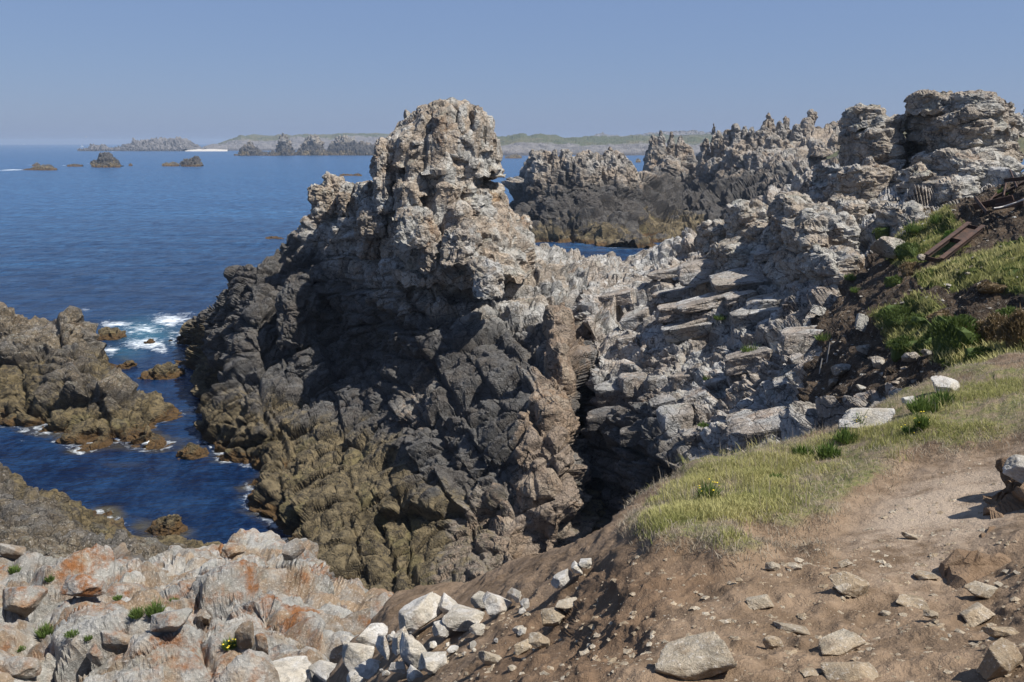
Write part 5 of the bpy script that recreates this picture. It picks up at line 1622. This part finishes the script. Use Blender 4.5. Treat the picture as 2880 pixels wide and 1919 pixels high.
def clump(name, c, rad, height, count, mat, seed, label, cat, group=None, w=(.01, .02), up=.6, dome=True, flowers=None):
    """leafy cushion or tuft: a stem core plus many leaves radiating from it"""
    R1 = np.random.default_rng(seed)
    th = R1.uniform(0, 6.283, count)
    rr = np.sqrt(R1.random(count))
    x, y = np.cos(th) * rr * rad, np.sin(th) * rr * rad
    if dome:
        z = height * np.sqrt(np.clip(1 - rr ** 2, 0, 1)) * (.82 + .18 * fbm(np.stack([x, y, x * 0], -1) / (rad * .35) + seed, 2))
        nn = np.stack([x / rad, y / rad, up + np.sqrt(np.clip(1 - rr ** 2, 0, 1))], -1)
        hh = R1.uniform(.10, .22, count) * height
    else:
        z = np.zeros(count)
        nn = np.stack([x / rad * .55, y / rad * .55, np.ones(count)], -1)
        hh = R1.uniform(.45, 1.0, count) * height * (1 - .45 * rr)
    nn /= np.linalg.norm(nn, axis=1, keepdims=True)
    P = np.stack([x, y, z], -1)
    a = R1.uniform(0, 6.283, count)
    side = np.stack([np.cos(a), np.sin(a), np.zeros(count)], -1)
    ww = R1.uniform(*w, count)[:, None] / 2
    ln = R1.normal(0, .25, (count, 3)) * hh[:, None]
    V = np.stack([P - side * ww, P + side * ww, P + nn * hh[:, None] * .55 + side * ww * 1.3 + ln * .3, P + nn * hh[:, None] * .55 - side * ww * 1.3 + ln * .3, P + nn * hh[:, None] + ln], 1).reshape(-1, 3)
    k = np.arange(count)[:, None, None] * 5
    Fc = (np.array([[0, 1, 2], [0, 2, 3], [3, 2, 4]])[None] + k).reshape(-1, 3)
    e = obj(name, None)
    e.location = Vector(c)
    tag(e, label, cat, group)
    me = mesh_np('leaves', V, Fc, False)
    vattr(me, 'tint', np.repeat(np.clip(.5 + .3 * fbm(P / (rad * .5) + seed * 2, 2) + R1.normal(0, .16, count), 0, 1), 5))
    obj('leaves', me, MAT[mat], e)
    if dome:  # woody core under the leaves
        m2 = boulder_mesh('core', seed + 500, 6, 8, 6, .08)
        m2.materials.append(MAT[mat])
        vattr(m2, 'tint', np.full(len(m2.vertices), .25))
        o2 = obj('cushion_core', m2, None, e)
        o2.scale = (rad * .93, rad * .93, height * .93)
    if flowers:
        fm, num, fs_ = flowers
        Vf, Ff = [], []
        oc = np.array([[1, 0, 0], [-1, 0, 0], [0, 1, 0], [0, -1, 0], [0, 0, .6], [0, 0, -.6]])
        of = np.array([[0, 2, 4], [2, 1, 4], [1, 3, 4], [3, 0, 4], [2, 0, 5], [1, 2, 5], [3, 1, 5], [0, 3, 5]])
        for q in range(num):
            i = int(R1.integers(count))
            top = P[i] + nn[i] * hh[i] * 1.05
            Vf.append(oc * fs_ * R1.uniform(.6, 1.2) + top)
            Ff.append(of + 6 * q)
        mf = mesh_np('flowers', np.concatenate(Vf), np.concatenate(Ff), False)
        tag(obj('flower_heads', mf, MAT[fm], e), kind='stuff')
    return e


# samphire and other tufts: px, py(base), height px, width px, host, label
for i, (px, py, hp, wp, key, lab, fl) in enumerate([
    (2600, 1155, 66, 74, 'bluff', 'lush samphire tuft on the turf rim before the pale slab', None),
    (2648, 1130, 50, 50, 'bluff', 'smaller samphire tuft touching the pale slab', None),
    (2385, 1236, 44, 66, 'bluff', 'samphire tuft at the left end of the long white slab', None),
    (2328, 1280, 60, 52, 'bluff', 'bushy samphire plant left of the white slab', None),
    (2258, 1275, 40, 54, 'bluff', 'leftmost dark green samphire tuft at the rock edge', None),
    (1988, 1408, 80, 34, 'bluff', 'upright yellow-flowered plant at the corner of the grass knoll', ('flower', 14, .010)),
    (2595, 1205, 60, 18, 'bluff', 'thin yellow-flowered stalk in the turf', ('flower', 8, .010)),
    (2420, 1196, 46, 18, 'bluff', 'single flowering samphire stalk before the long white slab', ('flower', 6, .009)),
    (2560, 1212, 30, 50, 'bluff', 'low yellow-green herb left of the flowering stalk', ('flower', 6, .008)),
    (2185, 1345, 26, 60, 'bluff', 'broad-leaved herb on the crest of the grass knoll', None),
    (2015, 1400, 24, 90, 'bluff', 'seeding thrift heads beside the yellow-flowered plant', ('flower_dry', 40, .010)),
    (2310, 950, 26, 40, 'slab', 'green tuft in a crack beside the scree', None),
    (2108, 990, 36, 36, 'slab', 'green tuft between the slab blocks', None),
    (2020, 895, 22, 30, 'slab', 'small tuft in the middle of the slabs', None),
    (2112, 830, 24, 30, 'slab', 'upper tuft among the flat slabs', None),
    (2390, 785, 26, 28, 'slab', 'green tuft at the foot of the big outcrop buttress', None),
    (2402, 820, 22, 26, 'slab', 'lower green tuft below the buttress', None),
    (1985, 1070, 20, 16, 'slab', 'tiny tuft in a slab joint', None),
    (1975, 1195, 16, 30, 'slab', 'tuft at the lip of the lower blocks', None),
    (2165, 1190, 30, 40, 'slab', 'tuft hanging below the long lower slab', None),
    (2570, 650, 34, 34, 'slab', 'dark green shrub tuft beside the outcrop', None),
    (2635, 625, 34, 40, 'slab', 'bright tuft above the rusty frame', None),
    (2815, 545, 22, 24, 'slab', 'tuft growing in the rusty wreckage', None),
    (435, 1725, 60, 40, 'ledge', 'largest green tuft on the pale ledge', None),
    (382, 1735, 44, 30, 'ledge', 'tuft left of the largest green ledge tuft', None),
    (495, 1700, 26, 26, 'ledge', 'round tuft right of the largest ledge tuft', None),
    (125, 1780, 44, 44, 'ledge', 'green trailing tuft below the perched boulder', None),
    (200, 1780, 22, 40, 'ledge', 'low green tuft right of the trailing tuft', None),
    (250, 1795, 18, 22, 'ledge', 'small round green tuft on the lower ledge', None),
    (640, 1818, 40, 40, 'ledge', 'yellow-flowered tuft beside the upright splinters', ('flower', 14, .03)),
    (670, 1800, 34, 18, 'ledge', 'narrow tuft against the first splinter', None),
    (140, 1630, 26, 20, 'ledge', 'tuft in the joint behind the perched boulder', None),
    (330, 1680, 18, 22, 'ledge', 'tiny tuft by the rust-brown cube', None),
    (60, 1825, 16, 30, 'ledge', 'low tuft near the bottom left corner', None),
    (40, 1605, 30, 26, 'ledge', 'tuft at the left edge above the perched boulder', None)]):
    q, n_, d = on(key, px, py)
    s = d / F
    clump('samphire_plant' if key == 'bluff' else 'green_tuft', q, wp * s * .5, hp * s, 320 if hp > 30 else 180, 'samphire' if 'thrift' not in lab else 'dry_grass', 300 + i, lab, 'plant', None, (max(.006, 1.0 * s), max(.012, 2.4 * s)) if key != 'bluff' else (.005, .011), dome=False, flowers=fl)

# cushions on the hillside
CU = [(2595, 570, 60, 46, 'moss', 'bright green heart-shaped cushion plant under the outcrop'),
      (2530, 890, 90, 50, 'cushion', 'large soft green cushion left of the scree band'),
      (2580, 905, 70, 40, 'cushion', 'green cushion touching the large soft one'),
      (2540, 975, 80, 44, 'cushion', 'lower bright cushion above the tan stones'),
      (2650, 890, 60, 36, 'thrift', 'brown-tipped thrift cushion in the middle of the row'),
      (2710, 900, 50, 34, 'cushion', 'small green cushion right of the brown one'),
      (2690, 960, 130, 100, 'cushion', 'large rounded bush cushion at the head of the dark bank'),
      (2740, 935, 60, 60, 'thrift', 'reddish-brown domed thrift mound on the large bush'),
      (2800, 950, 90, 90, 'thrift', 'straw-brown mound right of the reddish dome'),
      (2862, 960, 80, 100, 'thrift', 'tall yellowish mound at the right edge'),
      (2840, 905, 90, 60, 'cushion', 'green mound behind the straw-brown mound'),
      (2615, 960, 50, 40, 'cushion', 'small green mound left of the large bush'),
      (2760, 1005, 70, 50, 'cushion', 'shaded green mound hanging over the bank'),
      (2480, 660, 40, 30, 'cushion', 'little cushion beside the pale angular boulder'),
      (2560, 760, 50, 36, 'thrift', 'olive cushion below the rusty frame, left'),
      (2520, 790, 44, 30, 'cushion', 'olive green cushion on the scree edge'),
      (2555, 705, 60, 40, 'cushion', 'dark cushion left of the rusty frame'),
      (2600, 610, 44, 26, 'thrift', 'dull cushion under the bright heart-shaped one'),
      (2680, 660, 44, 26, 'moss', 'yellow-green tuft inside the rusty frame'),
      (2790, 800, 60, 26, 'thrift', 'flat brown cushion in the turf patch'),
      (2850, 760, 60, 26, 'cushion', 'flat green cushion near the right edge of the turf')]
for i, (px, py, wp, hp, mt, lab) in enumerate(CU):
    q, n_, d = on('slab', px, py)
    s = d / F
    clump('cushion_plant', q - np.array([0, 0, .1]), wp * s * .64, hp * s * .95, 1500 if wp > 70 else 800, mt, 400 + i, lab, 'plant', None, (.012, .03), flowers=('flower_dry', 60, .012) if mt == 'thrift' else None)


# ------------------------------------------------------------------ rusty iron on the hillside
def boxm(name, L_, W_, H_, t=None):
    x, y, z = L_ / 2, W_ / 2, H_ / 2
    V = np.array([[-x, -y, -z], [x, -y, -z], [x, y, -z], [-x, y, -z], [-x, -y, z], [x, -y, z], [x, y, z], [-x, y, z]])
    Fq = np.array([[0, 3, 2, 1], [4, 5, 6, 7], [0, 1, 5, 4], [1, 2, 6, 5], [2, 3, 7, 6], [3, 0, 4, 7]])
    return mesh_np(name, V, Fq, False)


def plate(name, parent, a, b, width, thick, up, mat='rust'):
    """flat bar from a to b, width measured along 'up'"""
    a, b, up = Vector(a), Vector(b), Vector(up)
    x = (b - a)
    Ln = x.length
    x.normalize()
    zv = (up - x * up.dot(x)).normalized()
    yv = zv.cross(x)
    me = boxm(name, Ln, thick, width)
    M4 = Matrix((x, yv, zv)).transposed().to_4x4()
    M4.translation = (a + b) / 2
    me.transform(M4)
    return obj(name, me, MAT[mat], parent)


e = obj('iron_girder', None)
tag(e, 'rusty iron box frame lying in the grass of the hillside', 'girder')
_, _, d1 = on('slab', 2614, 745)
_, _, d2 = on('slab', 2750, 640)
A0 = Vector(at(2622, 738, d1)); B0 = Vector(at(2742, 645, d2 - .2))
ax = (B0 - A0)
dirx = ax.normalized()
upv = Vector((0, -.25, 1)).normalized()
sidev = dirx.cross(upv).normalized()
upv = sidev.cross(dirx).normalized()
Wd = .55
Ht = .22
for s_ in (-.5, .5):
    a = A0 + sidev * Wd * s_ + upv * Ht * .5
    b = B0 + sidev * Wd * s_ + upv * Ht * .5
    plate('web', e, a, b, Ht, .03, upv)
    plate('flange', e, a + upv * (Ht * .5 + .016), b + upv * (Ht * .5 + .016), .03, .16, upv)
for t_ in (.0, .55, .97):
    c = A0 + ax * t_ + upv * Ht * .45
    plate('cross_plate', e, c - sidev * (Wd * .5 - .02), c + sidev * (Wd * .5 - .02), Ht * .8, .03, upv)
c = A0 + ax * .78 + upv * .03
plate('end_sheet', e, A0 + ax * .57 + upv * .05, A0 + ax * .95 + upv * .05, .02, Wd * .9, upv)

e = obj('rusty_wreckage', None)
tag(e, 'collapsed rusted iron sheets and beams below the outcrop at the right edge', 'wreckage')
R1 = np.random.default_rng(9)
for (x0, y0, x1, y1, wd, nm) in [(2775, 560, 2890, 500, .25, 'beam'), (2740, 575, 2850, 550, .35, 'sheet'), (2825, 500, 2900, 492, .30, 'beam'), (2822, 545, 2830, 498, .25, 'post'), 
                                 (2760, 590, 2800, 540, .3, 'sheet'), (2800, 575, 2880, 560, .3, 'sheet'), (2742, 548, 2775, 590, .22, 'beam'), (2840, 470, 2860, 520, .16, 'post')]:
    _, _, da = on('slab', x0, y0 + 12)
    _, _, db = on('slab', x1, y1 + 12)
    plate(nm, e, at(x0, y0 + 8, da - .12), at(x1, y1 + 8, db - .12), wd * .55 * (1.5 if nm == 'sheet' else 1), .05, (R1.uniform(-.3, .3), -.4, 1))

# bleached hose
def tube(name, pts, rad, mat, parent=None, n=6):
    pts = np.array(pts, float)
    m = len(pts)
    T = np.gradient(pts, axis=0)
    T /= np.linalg.norm(T, axis=1, keepdims=True) + 1e-9
    ref = np.array([.3, .2, 1.])
    s = np.cross(T, ref)
    s /= np.linalg.norm(s, axis=1, keepdims=True) + 1e-9
    u = np.cross(s, T)
    a = np.linspace(0, 2 * math.pi, n, endpoint=False)
    rad = np.broadcast_to(np.asarray(rad, float), (m,))
    G = pts[None] + (np.cos(a)[:, None, None] * s[None] + np.sin(a)[:, None, None] * u[None]) * rad[None, :, None]
    return obj(name, mesh_grid(name, G, wrap=True), MAT[mat], parent)


pts = []
for t_ in np.linspace(0, 1, 14):
    px = 2795 + 105 * t_
    py = 586 - 34 * t_ ** 1.5
    _, _, d = on('slab', px, py + 14)
    pts.append(at(px, py, d - .25))
o = tube('hose', pts, .035, 'cable')
tag(o, 'bleached grey hose curving out of the rusty wreckage', 'hose')
for (px, py, h_) in ((2326, 1012, 60), (2300, 1045, 46)):
    q, n_, d = on('slab', px, py)
    o = tube('stick', [q - np.array([0, 0, .1]), q + np.array([.02, 0, h_ * .5 * d / F]), q + np.array([.05, 0, h_ * d / F])], np.array([.03, .026, .02]), 'wood')
    tag(o, 'taller thin grey stick standing upright in the scree' if h_ > 50 else 'shorter thin stick in the scree below the taller one', 'stick')


# ------------------------------------------------------------------ birds, boats, mast
def blobm(name, rows, n=12):
    """rows: (x, z, half width y, half height z)"""
    rows = np.array(rows, float)
    a = np.linspace(0, 2 * math.pi, n, endpoint=False)
    G = np.zeros((n, len(rows), 3))
    G[:, :, 0] = rows[None, :, 0]
    G[:, :, 1] = np.cos(a)[:, None] * rows[None, :, 2]
    G[:, :, 2] = rows[None, :, 1] + np.sin(a)[:, None] * rows[None, :, 3]
    return mesh_grid(name, G, wrap=True)


def gull(loc, rz, label, flying=False, scale=1.0):
    e = obj('gull', None)
    tag(e, label, 'bird')
    e.location = Vector(loc)
    e.rotation_euler = (0, 0, rz)
    e.scale = (scale,) * 3
    obj('body', blobm('body', [(-.24, .20, .005, .005), (-.20, .20, .035, .02), (-.10, .20, .075, .06), (.02, .21, .085, .085), (.10, .25, .07, .08), (.14, .31, .045, .05), (.165, .345, .045, .045), (.20, .35, .042, .040), (.225, .345, .02, .02), (.235, .343, .003, .003)]), MAT['gull_white'], e)
    obj('beak', blobm('beak', [(.225, .343, .012, .014), (.265, .338, .008, .010), (.285, .328, .002, .002)], 8), MAT['gull_beak'], e)
    for s_ in (-1, 1):
        if flying:
            G = np.array([[(-.08, 0, .24), (.08, 0, .24)], [(-.05, s_ * .30, .33), (.09, s_ * .30, .34)], [(-.10, s_ * .62, .27), (-.06, s_ * .62, .27)]], float)
            G = np.concatenate([G, G[:, ::-1] - np.array([0, 0, .02])], 1)
            obj('wing', mesh_grid('wing', G), MAT['gull_grey'], e)
        else:
            wv = blobm('wing', [(-.27, .205, .004, .006), (-.18, .215, .012, .03), (-.05, .225, .018, .06), (.06, .235, .016, .06), (.10, .24, .005, .02)], 8)
            wv.transform(Matrix.Translation((0, s_ * .07, .015)))
            obj('wing', wv, MAT['gull_grey'], e)
            lg = obj('leg', blobm('leg', [(0, 0, .006, .006), (.01, 0, .006, .006)], 6), MAT['gull_beak'], e)
            lg.data = tube('leg_shape', [(0, s_ * .03, 0), (0, s_ * .03, .07), (-.02, s_ * .03, .15)], .008, 'gull_beak').data
            for q in [q for q in bpy.data.objects if q.name.startswith('leg_shape')]:
                bpy.data.objects.remove(q)
    return e


q, n_, d = on('isle', 415, 1248)
gull(q + np.array([0, -.12, .0]), math.radians(25), 'white gull with grey wings perched on the islet by the pool', scale=1.1)
gull(at(242, 388, 420), math.radians(200), 'tiny white gull flying above the horizon', True, 1.6)


def sailboat(px, py, d, hgt, label):
    e = obj('sailing_boat', None)
    b = at(px, py, d)
    b[2] = 0
    e.location = Vector(b)
    tag(e, label, 'boat')
    Lh = hgt * .75
    hull = blobm('hull', [(-.5 * Lh, .09 * hgt, .05 * hgt, .04 * hgt), (-.3 * Lh, .05 * hgt, .11 * hgt, .08 * hgt), (.1 * Lh, .05 * hgt, .12 * hgt, .09 * hgt), (.38 * Lh, .07 * hgt, .06 * hgt, .07 * hgt), (.52 * Lh, .11 * hgt, .004, .01 * hgt)], 10)
    obj('hull', hull, MAT['hull'], e)
    tube('mast', [(.05 * Lh, 0, .05 * hgt), (.05 * Lh, 0, hgt * 1.03)], hgt * .012, 'steel', e)

    def sail(nm, tri):
        a, bb, c = [np.array(v, float) for v in tri]
        G = np.zeros((7, 7, 3))
        for i in range(7):
            for j in range(7):
                u, v = i / 6, j / 6
                p = (a * (1 - u) + bb * u) * (1 - v) + c * v
                p[1] += math.sin(math.pi * u) * (1 - v) * .06 * hgt
                G[i, j] = p
        o_ = obj(nm, mesh_grid(nm, G), MAT['sail'], e)
        m_ = o_.modifiers.new('thickness', 'SOLIDIFY')
        m_.thickness = .03
    sail('main_sail', ((.03 * Lh, 0, .16 * hgt), (-.48 * Lh, .04 * hgt, .16 * hgt), (.04 * Lh, 0, hgt)))
    sail('jib', ((.50 * Lh, 0, .14 * hgt), (.10 * Lh, .03 * hgt, .16 * hgt), (.06 * Lh, 0, .86 * hgt)))


sailboat(231, 412, 3900, 16, 'white sailing boat near the horizon left of the rocky island')
sailboat(68, 409, 7500, 13, 'tiny white sailing boat at the far left of the horizon')
e = obj('motor_boat', None)
b = at(1460, 436, 1330)
b[2] = 0
e.location = Vector(b)
tag(e, 'small white motor boat moored in the channel by the dark rock', 'boat')
obj('hull', blobm('hull', [(-3.6, .5, .9, .5), (-3, .45, 1.2, .6), (1, .5, 1.3, .7), (3, .7, .7, .6), (4.0, 1.0, .02, .1)], 10), MAT['hull'], e)
cb = boxm('cabin', 2.6, 1.7, 2.4)
cb.transform(Matrix.Translation((.2, 0, 1.9)))
obj('cabin', cb, MAT['hull'], e)
tube('mast', [(-.5, 0, 3), (-.5, 0, 5.5)], .08, 'steel', e)

e = obj('signal_mast', None)
tag(e, 'grey signal mast on the skyline at the far right edge', 'mast')
dm = 300
base = at(2873, 395, dm)
e.location = Vector(base)
hm = (395 - 283) / F * dm
tube('pole', [(0, 0, -2), (0, 0, hm * .6), (0, 0, hm)], np.array([.22, .18, .10]), 'steel', e)
plate('platform', e, (-.8, 0, hm * .62), (.8, 0, hm * .62), .5, .9, (0, 0, 1), 'steel')
plate('cabinet', e, (-.45, 0, hm * .70), (.45, 0, hm * .70), 1.1, .6, (0, 0, 1), 'steel')
plate('yard_arm', e, (-1.0, 0, hm * .84), (1.0, 0, hm * .84), .14, .14, (0, 0, 1), 'steel')

# ------------------------------------------------------------------ sea air
HZ = True
if HZ:
    V = np.array([[x, y, z] for z in (-1.5, 46) for x, y in ((-9300, -9300), (9300, -9300), (9300, 9300), (-9300, 9300))], float)
    Fq = np.array([[0, 3, 2, 1], [4, 5, 6, 7], [0, 1, 5, 4], [1, 2, 6, 5], [2, 3, 7, 6], [3, 0, 4, 7]])
    hz = obj('haze', mesh_np('haze', V, Fq, False))
    M = NT('sea_air')
    M.t.nodes.remove(M.b)
    pv = M.n('VolumePrincipled', None, Density=.00014)
    pv.inputs['Color'].default_value = (.62, .76, .95, 1)
    pv.inputs['Anisotropy'].default_value = .2
    M.t.links.new(pv.outputs[0], M.out.inputs['Volume'])
    hz.data.materials.append(M.m)
    tag(hz, kind='stuff')
